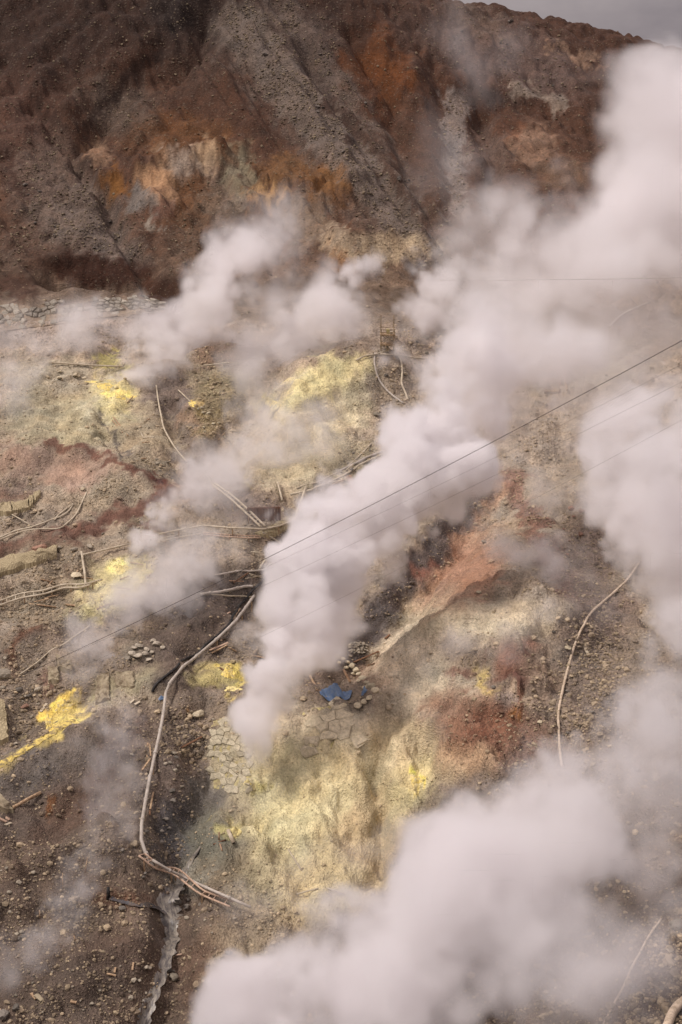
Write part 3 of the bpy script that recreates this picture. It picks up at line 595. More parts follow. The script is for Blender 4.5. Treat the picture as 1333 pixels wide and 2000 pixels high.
def tube_geo(P, r, sides=8):
    P = np.asarray(P, float); n = len(P)
    T = np.gradient(P, axis=0); T /= np.linalg.norm(T, axis=1)[:, None] + 1e-9
    v = []; f = []
    for k in range(n):
        up = np.array([0, 0, 1.0]) if abs(T[k][2]) < 0.95 else np.array([1.0, 0, 0])
        s = np.cross(T[k], up); s /= np.linalg.norm(s); w = np.cross(s, T[k])
        rr = r[k] if hasattr(r, '__len__') else r
        v += [P[k] + rr * (math.cos(t) * s + math.sin(t) * w) for t in np.linspace(0, 2 * math.pi, sides, endpoint=False)]
    for k in range(n - 1):
        for j in range(sides):
            a = k * sides + j; b = k * sides + (j + 1) % sides
            f.append((a, b, b + sides, a + sides))
    f.append(tuple(range(sides))[::-1]); f.append(tuple((n - 1) * sides + j for j in range(sides)))
    return v, f
def spline(P, sub=4):
    P = np.asarray(P, float)
    if len(P) < 3: return np.array([P[0] + (P[-1] - P[0]) * t for t in np.linspace(0, 1, 2 + 2 * (sub > 1))])
    Q = np.vstack([2 * P[0] - P[1], P, 2 * P[-1] - P[-2]]); out = []
    for k in range(1, len(Q) - 2):
        for t in np.linspace(0, 1, sub, endpoint=False):
            out.append(0.5 * (2 * Q[k] + (Q[k + 1] - Q[k - 1]) * t + (2 * Q[k - 1] - 5 * Q[k] + 4 * Q[k + 1] - Q[k + 2]) * t * t + (3 * Q[k] - Q[k - 1] - 3 * Q[k + 1] + Q[k + 2]) * t ** 3))
    out.append(P[-1]); return np.array(out)
def add_tube(name, P, r, mat, parent=None, sides=8, origin=None):
    o0 = np.array(P[0] if origin is None else origin); v, f = tube_geo(np.asarray(P) - o0, r, sides)
    return link_obj(name, mesh_pd(name, v, f, mat, True), parent, tuple(o0) if parent is None else (0, 0, 0))
def box_geo(cx, cy, cz, sx, sy, sz):
    v = [(cx + sx * a, cy + sy * b, cz + sz * c) for c in (-.5, .5) for b in (-.5, .5) for a in (-.5, .5)]
    return v, [(0, 2, 3, 1), (4, 5, 7, 6), (0, 1, 5, 4), (2, 6, 7, 3), (0, 4, 6, 2), (1, 3, 7, 5)]
def beam_geo(p, q, w, t):                          # a squared timber or plank between two points
    p, q = np.asarray(p, float), np.asarray(q, float); d = q - p; d /= np.linalg.norm(d)
    up = np.array([0, 0, 1.0]) if abs(d[2]) < 0.9 else np.array([0, 1.0, 0])
    s = np.cross(d, up); s /= np.linalg.norm(s); n = np.cross(s, d)
    v = [e + a * s * w / 2 + b * n * t / 2 for e in (p, q) for a, b in ((-1, -1), (1, -1), (1, 1), (-1, 1))]
    return v, [(0, 1, 2, 3), (7, 6, 5, 4), (0, 4, 5, 1), (1, 5, 6, 2), (2, 6, 7, 3), (3, 7, 4, 0)]
def add_beam(name, p, q, w, t, mat, parent=None):
    p = np.asarray(p, float); q = np.asarray(q, float)
    if parent is None:
        v, f = beam_geo(p * 0, q - p, w, t); return link_obj(name, mesh_pd(name, v, f, mat), None, tuple(p))
    v, f = beam_geo(p, q, w, t); return link_obj(name, mesh_pd(name, v, f, mat), parent)
def lay(pix, lift, sub=5, cling=True):             # a line over the ground, kept from sinking in
    P = spline([G(x, y, lift) for x, y in pix], sub)
    if cling:
        gz = grid_at(Z, P[:, 0], P[:, 1]) + lift * 0.75
        P[:, 2] = np.maximum(P[:, 2], gz - lift * 0.6)
        for _ in range(8): P[1:-1, 2] = np.maximum((P[:-2, 2] + P[1:-1, 2] + P[2:, 2]) / 3, gz[1:-1] - lift)
    return P
def straight_line(pix, lift):                      # rigid lengths between the given points, propped clear of the ground
    K = np.array([G(x, y, lift) for x, y in pix]); out = []
    for a, b in zip(K[:-1], K[1:]):
        n = max(3, int(np.linalg.norm(b - a) / 0.6)); T = a + (b - a) * np.linspace(0, 1, n)[:, None]; out += list(T if not out else T[1:])
    P = np.array(out); need = np.maximum(grid_at(Z, P[:, 0], P[:, 1]) + 0.5 * lift - P[:, 2], 0)
    if need.max() > 0:
        w = np.exp(-0.5 * (np.arange(-8, 9) / 3.5) ** 2); up = np.array([max(need[max(0, k - 3):k + 4]) for k in range(len(P))]); up = np.convolve(np.pad(up, 8, mode='edge'), w / w.sum(), 'valid'); P[:, 2] += np.maximum(up, need)
    return P
def pipe(name, label, pix, wpx, mat, cat='pipe', lift=None, couplings=0, cling=True, sub=5, group=None, supports=0, rigid=False):
    p0 = G(*pix[len(pix) // 2]); r = max(0.42 * wpx * mpp(p0), 0.03); P = straight_line(pix, lift or 2 * r) if rigid else lay(pix, (1.1 * r) if lift is None else lift, sub, cling)
    o = add_tube(name, P, r, mat, sides=10 if r > 0.1 else 7); tag(o, label, cat, group)
    rel = P - P[0]
    if couplings:
        s = np.concatenate([[0], np.cumsum(np.linalg.norm(np.diff(rel, axis=0), axis=1))])
        for t in np.arange(couplings * 0.6, s[-1] - 0.5, couplings):
            k = int(np.searchsorted(s, t)); a = rel[k - 1]; b = rel[k]; d = (b - a) / (np.linalg.norm(b - a) + 1e-9); c = a + d * (t - s[k - 1])
            v, f = tube_geo([c - d * 0.09, c + d * 0.09], r * 1.32, 10); link_obj('coupling', mesh_pd('coupling', v, f, mat, True), o)
    if supports:
        for k in range(2, len(P) - 1, supports):
            gz = zat(P[k, 0], P[k, 1]); c = rel[k].copy(); b = c.copy(); b[2] -= P[k, 2] - gz + 0.25
            v, f = beam_geo(b, c - [0, 0, r * .9], 0.12, 0.12); link_obj('support', mesh_pd('support', v, f, M_WOOD), o)
    return o
def trestle(name, label, pa, pb, wpx, mat, n_rung, lift=0.35, legs=3):
    """two rails with rungs between them, carried on short legs"""
    A_ = lay(pa, lift, 5); B_ = lay(pb, lift, 5); o0 = A_[0].copy(); o0[2] -= lift
    t = empty(name, tuple(o0)); tag(t, label, 'trestle'); r = 0.5 * wpx * mpp(A_[0])
    for P in (A_, B_): add_tube('rail', P - o0, r, mat, t, 7, (0, 0, 0))
    for k in range(n_rung):
        u = (k + 0.5) / n_rung; a = A_[int(u * (len(A_) - 1))]; b = B_[int(u * (len(B_) - 1))]
        add_tube('rung', np.array([a, b]) - o0, r * 0.55, mat, t, 6, (0, 0, 0))
    for k in range(legs):
        u = (k + 0.4) / legs
        for P in (A_, B_):
            c = P[int(u * (len(P) - 1))] - o0; gz = zat(c[0] + o0[0], c[1] + o0[1]) - o0[2]
            add_beam('leg', (c[0], c[1], gz - 0.2), (c[0], c[1], c[2]), 0.1, 0.1, M_WOOD, t)
    return t
def plank(label, p, q, wpx, mat, name='plank', thick=0.06, lift=0.08, group=None, cat='plank'):
    a, b = G(*p, lift), G(*q, lift); o = add_beam(name, a, b, wpx * mpp(a), thick, mat); return tag(o, label, cat, group)
def rod(label, p, q, wpx, mat, name='pole', lift=0.06, cat='pole', group=None, lift2=None):
    a, b = G(*p, lift), G(*q, lift if lift2 is None else lift2); o = add_tube(name, np.array([a, (a + b) / 2 + [0, 0, .02], b]), 0.5 * wpx * mpp(a), mat, None, 7); return tag(o, label, cat, group)
def stake(label, p, hpx, wpx, mat, group=None, lean=(0.04, 0.0)):
    a = G(*p, -0.1); h = hpx * mpp(a) / CP; o = add_tube('stake', np.array([a, a + [lean[0] * h, lean[1] * h, h]]), [0.5 * wpx * mpp(a), 0.4 * wpx * mpp(a)], mat, None, 6); return tag(o, label, 'stake', group)
def patch_pts(quad, nu, nv, lift):
    q = np.array(quad, float); out = []
    for j in range(nv + 1):
        for i in range(nu + 1):
            u, v = i / nu, j / nv
            p = q[0] * (1 - u) * (1 - v) + q[1] * u * (1 - v) + q[2] * u * v + q[3] * (1 - u) * v
            out.append(G(p[0], p[1], lift))
    return np.array(out).reshape(nv + 1, nu + 1, 3)
def slab_on_ground(name, quad, nu, nv, lift, mat, parent=None, uv=0.0, bulge=0.0, smoothz=3, depth=0.5):
    P = patch_pts(quad, nu, nv, lift)
    for _ in range(smoothz):
        z = P[..., 2]; zp = np.pad(z, 1, mode='edge'); P[..., 2] = (zp[:-2, 1:-1] + zp[2:, 1:-1] + zp[1:-1, :-2] + zp[1:-1, 2:] + 2 * z) / 6
    if bulge:
        u = np.linspace(0, 1, nu + 1)[None]; v = np.linspace(0, 1, nv + 1)[:, None]; P[..., 2] += bulge * (np.sin(np.pi * u) * np.sin(np.pi * v)) ** 0.5
    o0 = P[0, 0].copy(); n = (nu + 1) * (nv + 1); top = (P - o0).reshape(-1, 3); bot = top - [0, 0, depth + lift]
    I = lambda i, j: j * (nu + 1) + i
    f = [(I(i, j), I(i, j + 1), I(i + 1, j + 1), I(i + 1, j)) for j in range(nv) for i in range(nu)]
    rim = [I(i, 0) for i in range(nu)] + [I(nu, j) for j in range(nv)] + [I(i, nv) for i in range(nu, 0, -1)] + [I(0, j) for j in range(nv, 0, -1)]
    f += [(a, b, b + n, a + n) for a, b in zip(rim, rim[1:] + rim[:1])]
    me = mesh_pd(name, np.vstack([top, bot]), f, mat)
    if uv:
        lay_ = me.uv_layers.new(name='UVMap'); s = np.concatenate([[0], np.cumsum(np.linalg.norm(np.diff(P[0], axis=0), axis=1))]); t = np.concatenate([[0], np.cumsum(np.linalg.norm(np.diff(P[:, 0], axis=0), axis=1))])
        for lp in me.loops:
            k = lp.vertex_index % n; lay_.data[lp.index].uv = (s[k % (nu + 1)] * uv, t[k // (nu + 1)] * uv)
    o = link_obj(name, me, parent, tuple(o0) if parent is None else tuple(o0 - np.array(parent.location)))
    return o
ROCKS = {}
def rock_mesh(kind, k, mat, sub=1, cuts=9):
    key = (kind, k)
    if key not in ROCKS:
        v, f = rock_shape(sub, 900 + 37 * k + sum(map(ord, kind)), cuts); ROCKS[key] = mesh_pd(kind, v, f, mat)
    return ROCKS[key]
rr = random.Random(5)
def boulder(px, py, wpx, label, mat=None, group=None, flat=0.75, sink=0.25, name='boulder', wide=1.0):
    mat = mat or M_BOULDER; g = G(px, py); s = 0.5 * wpx * mpp(g)
    o = link_obj(name, rock_mesh(name + mat.name, rr.randrange(9), mat, 2 if wpx > 9 else 1), None, tuple(g + [0, 0, s * (flat - sink)]))
    o.rotation_euler = (rr.uniform(-.25, .25), rr.uniform(-.25, .25), rr.uniform(0, 6.28)); o.scale = (s * wide * 1.1, s * 1.1, s * flat * 1.1)
    return tag(o, label, 'boulder', group)
def clip_poly(poly, p, q):                         # keep the side of the bisector of p, q that is nearer p
    m = ((p[0] + q[0]) / 2, (p[1] + q[1]) / 2); n = (q[0] - p[0], q[1] - p[1]); out = []
    for a, b in zip(poly, poly[1:] + poly[:1]):
        da = (a[0] - m[0]) * n[0] + (a[1] - m[1]) * n[1]; db = (b[0] - m[0]) * n[0] + (b[1] - m[1]) * n[1]
        if da <= 0: out.append(a)
        if (da < 0) != (db < 0):
            t = da / (da - db); out.append((a[0] + t * (b[0] - a[0]), a[1] + t * (b[1] - a[1])))
    return out
def paving(parent, quad, dx, dy, mat, name, seed, lift=0.0, gap=0.10, proud=0.10, jit=0.42, drop=0.06):
    """fitted stones over a patch of ground, each its own piece with its own outline"""
    r = random.Random(seed); q = np.array(quad, float); W = (np.linalg.norm(q[1] - q[0]) + np.linalg.norm(q[2] - q[3])) / 2; H = (np.linalg.norm(q[3] - q[0]) + np.linalg.norm(q[2] - q[1])) / 2
    nu, nv = max(2, int(W / dx)), max(2, int(H / dy)); asp = (W / nu) / (H / nv)
    S = [((i + 0.5 + 0.5 * (j % 2) - 0.25 + r.uniform(-jit, jit)), (j + 0.5 + r.uniform(-jit, jit))) for j in range(-1, nv + 1) for i in range(-1, nu + 1)]
    o0 = np.array(parent.location)
    for c in S:
        if not (0 <= c[0] <= nu and 0 <= c[1] <= nv) or r.random() < drop + (.3 if min(c[0], nu - c[0], c[1], nv - c[1]) < .9 else 0): continue
        poly = [(c[0] - 1.6, c[1] - 1.6), (c[0] + 1.6, c[1] - 1.6), (c[0] + 1.6, c[1] + 1.6), (c[0] - 1.6, c[1] + 1.6)]
        for d in S:
            if d is not c and abs(d[0] - c[0]) < 3 and abs(d[1] - c[1]) < 3: poly = clip_poly(poly, c, d)
        if len(poly) < 3: continue
        cx = sum(p[0] for p in poly) / len(poly); cy_ = sum(p[1] for p in poly) / len(poly)
        k1, k2 = 1 - gap, (1 - gap) * r.uniform(.62, .78); hgt = proud * r.uniform(.5, 1.5); vs_ = []
        for k, up in ((1 - gap * .5, -0.12), (k1, hgt * .55), (k2, hgt)):
            for p in poly:
                u = (cx + (p[0] - cx) * k) / nu; v = (cy_ + (p[1] - cy_) * k) / nv
                w = q[0] * (1 - u) * (1 - v) + q[1] * u * (1 - v) + q[2] * u * v + q[3] * (1 - u) * v
                vs_.append((w[0], w[1], up + r.uniform(-.012, .012)))
        g = ground([p[0] for p in vs_], [p[1] for p in vs_]); m = len(poly)
        zc = np.mean(g[:m], axis=0); tilt = g.copy(); tilt[:, 2] = g[:, 2] * .5 + zc[2] * .5 if False else g[:, 2]
        nrm = normal_at(zc[0], zc[1], .8); V = tilt + np.outer([p[2] + lift for p in vs_], nrm); base = V[0].copy()
        f = [(t * m + a, t * m + (a + 1) % m, (t + 1) * m + (a + 1) % m, (t + 1) * m + a) for t in range(2) for a in range(m)] + [tuple(2 * m + a for a in range(m))]
        link_obj(name, mesh_pd(name, V - base, f, mat), parent, tuple(base - o0))

# ---------------------------------------------------------------- walls, revetments, netted banks
wall_o = empty('stone_retaining_wall', tuple(G(150, 625)))
tag(wall_o, 'long rubble-stone retaining wall along the foot of the brown cliff at upper left', 'wall')
slab_on_ground('mortar', [(-40, 596), (170, 582), (172, 626), (-40, 655)], 30, 8, 0.02, M_MORTAR, wall_o)
slab_on_ground('mortar', [(172, 582), (330, 588), (322, 610), (174, 624)], 24, 6, 0.02, M_MORTAR, wall_o)
paving(wall_o, [(-30, 598), (170, 584), (172, 624), (-30, 650)], 13, 9, M_MASON, 'stone', 1, 0.03, gap=.14, proud=.18, drop=.12)
paving(wall_o, [(175, 584), (286, 578), (338, 606), (180, 622)], 12, 8.5, M_MASON, 'stone', 2, 0.03, gap=.14, proud=.18, drop=.10)
rev = empty('cobbled_revetment', tuple(G(450, 1480))); tag(rev, 'yellowed cobble revetment on the left flank of the bleached hill', 'revetment')
slab_on_ground('mortar', [(412, 1400), (482, 1405), (500, 1545), (418, 1540)], 16, 22, -0.02, M_CONCY, rev)
paving(rev, [(410, 1398), (486, 1402), (500, 1548), (416, 1545)], 12, 11, M_COBBLE, 'cobble', 3, 0.04, gap=.05, proud=.06, drop=.25)
ter = empty('boulder_terrace', tuple(G(640, 1430))); tag(ter, 'terrace face of big bleached slabs set in mortar below the blue tarpaulin', 'terrace')
slab_on_ground('mortar', [(590, 1385), (700, 1375), (690, 1455), (600, 1470)], 18, 14, -0.12, M_CONCY, ter, depth=.6)
paving(ter, [(585, 1378), (712, 1372), (692, 1460), (600, 1478)], 25, 19, M_SLAB, 'slab', 4, 0.05, gap=.035, proud=.09, drop=.12, jit=.48)
lw = empty('dry_stone_wall', tuple(G(695, 1315))); tag(lw, 'low crumbling stone wall bending behind the blue tarpaulin', 'wall')
for (x, y, w) in [(660, 1284, 12), (670, 1290, 13), (679, 1296, 12), (687, 1303, 13), (695, 1311, 14), (702, 1319, 13), (709, 1328, 14), (716, 1336, 13), (724, 1343, 16), (733, 1352, 17), (722, 1366, 15), (712, 1374, 15), (700, 1382, 16), (663, 1296, 9), (676, 1306, 9), (690, 1318, 10), (701, 1332, 10), (712, 1345, 11)]:
    g = G(x, y); s = 0.5 * w * mpp(g); o = link_obj('stone', rock_mesh('stone' + M_SLAB.name, rr.randrange(10), M_SLAB, 1, 6), lw, tuple(g + [0, 0, s * .5] - np.array(lw.location))); o.scale = (s * 1.2, s, s * 0.9); o.rotation_euler = (rr.uniform(-.2, .2), rr.uniform(-.2, .2), rr.uniform(0, 6))
def roughen(o, amp, cell=.35):                    # worn, uneven faces
    me = o.data; co = np.empty(len(me.vertices) * 3, np.float32); me.vertices.foreach_get('co', co); co = co.reshape(-1, 3); n = len(co) // 2
    j = np.stack([fbm(co[:n, 0] / cell + k * 9, co[:n, 1] / cell + co[:n, 2] / cell, 2, 300 + k) for k in range(3)], 1) * amp; co[:n] += j; co[n:, :2] += j[:, :2]
    me.vertices.foreach_set('co', co.ravel()); me.update(); return o
def netted(label, quad, nu, nv, lift, bulge, uv=1.1, mat=None):
    o = slab_on_ground('netted_bank', quad, nu, nv, lift, mat or M_NET, None, uv, bulge); roughen(o, .22, .8); return tag(o, label, 'bank', 'wire-netted concrete banks')
netted('rounded wire-netted bank beside the red-brown track at left edge', [(-40, 1108), (112, 1072), (112, 1092), (-40, 1142)], 22, 6, 0.35, 0.35)
netted('narrow wire-netted bank under the leaning pale pipe', [(586, 1022), (645, 984), (655, 996), (604, 1028)], 14, 5, 0.3, 0.3)
netted('faint wire-netted bank in the steam left of the crossing ladder rails', [(498, 1046), (560, 1012), (580, 1028), (530, 1052)], 10, 4, 0.2, 0.2)
netted('upright gabion column cut by the left picture edge', [(-25, 1372), (10, 1378), (16, 1450), (-25, 1470)], 6, 12, 0.5, 0.1)
for k, (qd, lb) in enumerate([([(-12, 992), (20, 987), (24, 1006), (-10, 1010)], 'leftmost netted concrete block above the track'), ([(22, 988), (55, 981), (57, 999), (26, 1006)], 'widest netted concrete block above the track'), ([(57, 977), (65, 974), (67, 990), (59, 997)], 'narrow netted concrete block above the track'), ([(66, 971), (78, 964), (80, 970), (68, 986)], 'tilted netted concrete block at the right end of the row above the track')]):
    o = slab_on_ground('concrete_block', qd, 9, 5, 0.40, M_NET, None, 1.1, 0.08); roughen(o, .2, .5); tag(o, lb, 'block', 'netted concrete blocks')
# concrete round the yellow vent
def conc(label, quad, lift, mat, nu=16, nv=12, bulge=0.12):
    o = slab_on_ground('concrete_slab', quad, nu, nv, lift, mat, None, 0, bulge, 1); me = o.data; r = np.random.default_rng(len(label))
    co = np.empty(len(me.vertices) * 3, np.float32); me.vertices.foreach_get('co', co); co = co.reshape(-1, 3); n = len(co) // 2
    j = np.stack([perlin(co[:n, 0] / .35 + k * 9, co[:n, 1] / .35 + co[:n, 2] / .35, 300 + k) for k in range(3)], 1) * [.16, .16, .22]; co[:n] += j; co[n:, :2] += j[:, :2]
    me.vertices.foreach_set('co', co.ravel()); me.update(); return tag(o, label, 'slab')
conc('dark-stained concrete slab behind the yellow vent', [(110, 1288), (142, 1302), (142, 1318), (114, 1310)], 0.45, M_CONC)
conc('flaking concrete stub left of the yellow vent', [(94, 1312), (114, 1308), (116, 1334), (96, 1336)], 0.35, M_CONC)
conc('upright sulphur-stained concrete pier right of the yellow vent', [(190, 1325), (214, 1316), (214, 1366), (186, 1378)], 0.2, M_CONC)
conc('pale concrete block with scaly face at the right end of the vent wall', [(226, 1318), (262, 1312), (262, 1345), (226, 1342)], 0.16, M_CONC)
# ---------------------------------------------------------------- sulphur crusts
def crust(label, px, py, rx, ry, mat, hgt=0.35, seed=0, n=16):
    """a lumpy bloom of sulphur standing on the ground"""
    rx, ry = rx * .85, ry * .85; c = G(px, py); v = [(0, 0, 0)]; f = []; ring = 22
    for j in range(1, n + 1):
        for i in range(ring):
            t = 2 * math.pi * i / ring; q = j / n; e = 1 + 0.22 * math.sin(3 * t + seed) + 0.14 * math.sin(5 * t + 2 * seed) + 0.06 * math.sin(9 * t)
            g = G(px + rx * q * e * math.cos(t), py + ry * q * e * math.sin(t)); v.append(tuple(g - c))
    v = np.array(v); q = np.concatenate([[0], np.repeat(np.arange(1, n + 1) / n, ring)])
    w = v + c; lum = np.abs(perlin(w[:, 0] / 0.45, w[:, 1] / 0.45, 200 + seed)) + 0.6 * np.abs(perlin(w[:, 0] / 0.2, w[:, 1] / 0.2, 210 + seed))
    v[:, 2] += 0.65 * hgt * (1 - q ** 2) * (0.35 + 1.3 * lum) - 0.12 * (q > 0.97)
    f = [(0, 1 + i, 1 + (i + 1) % ring) for i in range(ring)]
    for j in range(n - 1):
        for i in range(ring):
            a = 1 + j * ring + i; b = 1 + j * ring + (i + 1) % ring; f.append((a, a + ring, b + ring, b))
    return tag(link_obj('sulphur_crust', mesh_pd('sulphur_crust', v, f, mat), None, tuple(c)), label, 'sulphur')
crust('bright yellow sulphur crust on the vent wall at lower left', 124, 1380, 20, 15, M_SULPH, .5, 1)
crust('orange-yellow sulphur tongue hanging down to the yellow gutter', 95, 1412, 9, 20, M_SULPH, .3, 2)
crust('cream-topped sulphur mound under the small steam jet', 236, 1112, 20, 9, M_SULPHP, .5, 3)
crust('vivid yellow sulphur lump at the upper left vent', 206, 756, 18, 8, M_SULPH, .6, 4)
crust('small yellow sulphur lump right of the upper left vent', 238, 776, 11, 6, M_SULPH, .4, 5)
crust('lumpy yellow sulphur crust by the timber planks in mid-valley', 447, 1312, 14, 18, M_SULPH, .5, 6)
crust('pale yellow sulphur streak below the lumpy mid-valley crust', 455, 1346, 20, 6, M_SULPHP, .3, 7)
crust('round pale sulphur pillow beside the broken pipe stub', 460, 1627, 13, 11, M_SULPHP, .6, 8)
crust('yellow sulphur bloom inside the gully mouth below the sulphur mound', 530, 788, 16, 5, M_SULPHP, .5, 9)
crust('yellow sulphur patch among the dark blocks left of the gully', 377, 789, 10, 6, M_SULPH, .3, 10)
crust('small yellow sulphur bloom over the dark hollow on the bleached hill', 484, 1530, 9, 5, M_SULPHP, .4, 12)
crust('thin bright sulphur flake on the right shoulder of the bleached hill', 816, 1524, 12, 9, M_SULPH, .12, 13)
gut = slab_on_ground('sulphur_gutter', [(-30, 1508), (150, 1396), (156, 1404), (-30, 1520)], 60, 4, 0.03, M_GUTTER, None, 0, 0.05, 0, depth=.4); roughen(gut, .18, .5); tag(gut, 'straight yellow sulphur-lined gutter running to the left edge', 'gutter')
# ---------------------------------------------------------------- stream
def make_water():
    m, nt, b = new_mat('grey_stream_water'); b.inputs['Roughness'].default_value = 0.3; b.inputs['Specular IOR Level'].default_value = 0.4
    uv = node(nt, 'ShaderNodeUVMap'); mp = node(nt, 'ShaderNodeMapping'); mp.inputs['Scale'].default_value = (5.0, 0.9, 1); link(nt, uv.outputs[0], mp.inputs['Vector'])
    n = node(nt, 'ShaderNodeTexNoise', Scale=1.6, Detail=5.0, Roughness=0.65, Distortion=0.9); link(nt, mp.outputs[0], n.inputs['Vector'])
    f = node(nt, 'ShaderNodeMapRange'); link(nt, n.outputs['Fac'], f.inputs['Value']); f.inputs['From Min'].default_value = 0.40; f.inputs['From Max'].default_value = 0.66
    link(nt, mixc(nt, tuple(L3(84, 79, 76)) + (1,), tuple(L3(148, 140, 126)) + (1,), f.outputs[0]), b.inputs['Base Color'])
    bp = node(nt, 'ShaderNodeBump', Strength=0.5, Distance=0.1); link(nt, n.outputs['Fac'], bp.inputs['Height']); link(nt, bp.outputs[0], b.inputs['Normal'])
    return m
M_WATER = make_water()
def ribbon(name, pts, lift, mat, label):
    C = spline([list(G(x, y, lift)) + [w] for x, y, w in pts], 6); P = C[:, :3]; wd = C[:, 3]
    T = np.gradient(P[:, :2], axis=0); T /= np.linalg.norm(T, axis=1)[:, None]; Nn = np.stack([-T[:, 1], T[:, 0]], 1)
    nw = 6; v = []; uv = []; o0 = P[0]; s = np.concatenate([[0], np.cumsum(np.linalg.norm(np.diff(P, axis=0), axis=1))])
    for k in range(len(P)):
        hw = 0.5 * wd[k] * mpp(P[k]) * (1 + 0.25 * math.sin(k * 1.7) + 0.15 * math.sin(k * 3.1))
        for j in range(nw + 1):
            u = j / nw * 2 - 1; xy = P[k, :2] + Nn[k] * hw * u; v.append((xy[0] - o0[0], xy[1] - o0[1], max(P[k, 2], zat(*xy) + 0.03 - 0.25 * abs(u) ** 6) - o0[2])); uv.append((u * 0.5 * hw, s[k]))
    f = [(k * (nw + 1) + j, k * (nw + 1) + j + 1, (k + 1) * (nw + 1) + j + 1, (k + 1) * (nw + 1) + j) for k in range(len(P) - 1) for j in range(nw)]
    me = mesh_pd(name, v, f, mat, True); L_ = me.uv_layers.new(name='UVMap')
    for lp in me.loops: L_.data[lp.index].uv = uv[lp.vertex_index]
    return tag(link_obj(name, me, None, tuple(o0)), label, 'stream', kind='structure')
ribbon('stream', [(266, 2040, 18), (284, 1985, 26), (300, 1945, 22), (318, 1898, 22), (330, 1855, 26), (338, 1820, 30), (332, 1790, 44), (325, 1765, 40), (340, 1740, 30), (358, 1715, 20), (372, 1685, 12), (392, 1655, 8)], 0.06, M_WATER, 'milky grey stream running down the gully past the pipe bridge')
M_DARKWATER = surf_mat('dark_seep', L3(74, 72, 74), L3(96, 84, 74), rough=0.25, scale=2.5, bump=.2)
ribbon('stream', [(214, 1755, 8), (245, 1764, 10), (275, 1770, 12), (305, 1776, 16), (325, 1782, 18)], 0.05, M_DARKWATER, 'dark trickle joining the stream from the left')
# ---------------------------------------------------------------- pipes
pipe('main_pipe', 'long grey pipe zigzagging down the valley from the planks to the pipe bridge', [(497, 1172), (462, 1224), (425, 1262), (380, 1306), (335, 1352), (325, 1371), (321, 1405), (311, 1460), (300, 1512), (288, 1570), (278, 1622), (277, 1652), (284, 1674), (299, 1703)], 7.5, M_PIPE, couplings=2.6, lift=0.4, rigid=True, supports=7)
pipe('bridge_pipe', 'straight grey pipe carried over the stream on a trestle', [(299, 1703), (330, 1722), (372, 1742), (410, 1760), (448, 1777), (490, 1796)], 6.5, M_PIPE, couplings=2.2, lift=0.85, rigid=True)
trestle('pipe_trestle', 'ladder-like pink-grey trestle under the pipe crossing the stream', [(272, 1688), (300, 1706), (345, 1734), (395, 1764), (450, 1788)], [(284, 1684), (312, 1702), (352, 1726), (402, 1752), (456, 1778)], 4, M_PINK, 14, lift=0.6)
pipe('black_hose', 'black hose snaking beside the long grey pipe in mid-valley', [(530, 1112), (515, 1140), (490, 1160), (478, 1180), (468, 1195), (452, 1215), (436, 1235), (420, 1248), (405, 1258), (390, 1276), (368, 1293), (345, 1306), (322, 1325), (305, 1340), (298, 1354)], 6, M_BLACK, 'hose', couplings=2.0)
pipe('steel_pipe', 'thick grey-green pipe reaching the black hose from the left', [(392, 1164), (430, 1158), (478, 1151), (494, 1148)], 7, M_PIPE, couplings=1.8)
pipe('thin_pipe', 'thin pipe with white joint just below the grey-green pipe', [(392, 1163), (440, 1166), (470, 1167), (498, 1168)], 4, M_PALE)
pipe('flexible_hose', 'sagging grey hose leading left from the tangle of hoses', [(420, 1126), (455, 1122), (490, 1119), (522, 1114)], 5, M_PIPE, 'hose')
rod('thin pale pole leaning over the tangle of hoses', (506, 1113), (534, 1087), 4, M_PALE, lift2=0.7)
for k, (pp, lb) in enumerate([([(518, 1116), (532, 1102), (546, 1092), (560, 1086)], 'upper grey hose of the tangle below the tripod pipe'), ([(528, 1112), (548, 1104), (566, 1094)], 'lower grey hose of the tangle below the tripod pipe'), ([(515, 1122), (540, 1114), (556, 1112), (566, 1104)], 'dark hose looping under the tangle below the tripod pipe')]):
    pipe('flexible_hose', lb, pp, 7, M_PIPE if k < 2 else M_BLACK, 'hose', lift=0.15 + 0.1 * k)
trestle('ladder_rails', 'slanting pair of pale ladder rails crossing the hollow', [(417, 965), (448, 990), (480, 1018), (510, 1048)], [(421, 962), (455, 987), (488, 1015), (518, 1046)], 4, M_PALE, 18, lift=0.9)
pipe('gooseneck_pipe', 'short bent pipe rising from the upper end of the ladder rails', [(404, 938), (411, 948), (416, 958), (418, 966)], 4, M_PALE, lift=0.6, cling=False)
pipe('thin_pipe', 'thin pale pipe going on down from the ladder rails to the tripod', [(514, 1048), (540, 1065), (560, 1077), (578, 1086)], 4, M_PALE, lift=0.4)
pipe('steel_pipe', 'long pale pipe crossing the hollow on supports below the ladder rails', [(312, 1060), (350, 1052), (397, 1043), (455, 1048), (515, 1050), (545, 1044), (572, 1034), (602, 1032)], 4.5, M_PALE, lift=0.8, supports=5, couplings=4, rigid=True)
trestle('pipe_trestle', 'pinkish ladder trestle lying beneath the long pale pipe', [(398, 1050), (440, 1054), (480, 1056), (508, 1057)], [(398, 1046), (440, 1050), (480, 1052), (508, 1053)], 2.6, M_PINK, 12, lift=0.3)
trestle('pipe_trestle', 'small trestle with rungs under the left end of the long pale pipe', [(314, 1066), (340, 1060), (370, 1054), (396, 1050)], [(314, 1060), (340, 1055), (370, 1049), (396, 1045)], 2.4, M_PALE, 9, lift=0.4)
rod('thick pale pipe leaning down to the tripod from the pipe junction', (598, 964), (566, 1060), 6, M_PALE, 'leaning_pipe', .6, 'pipe')
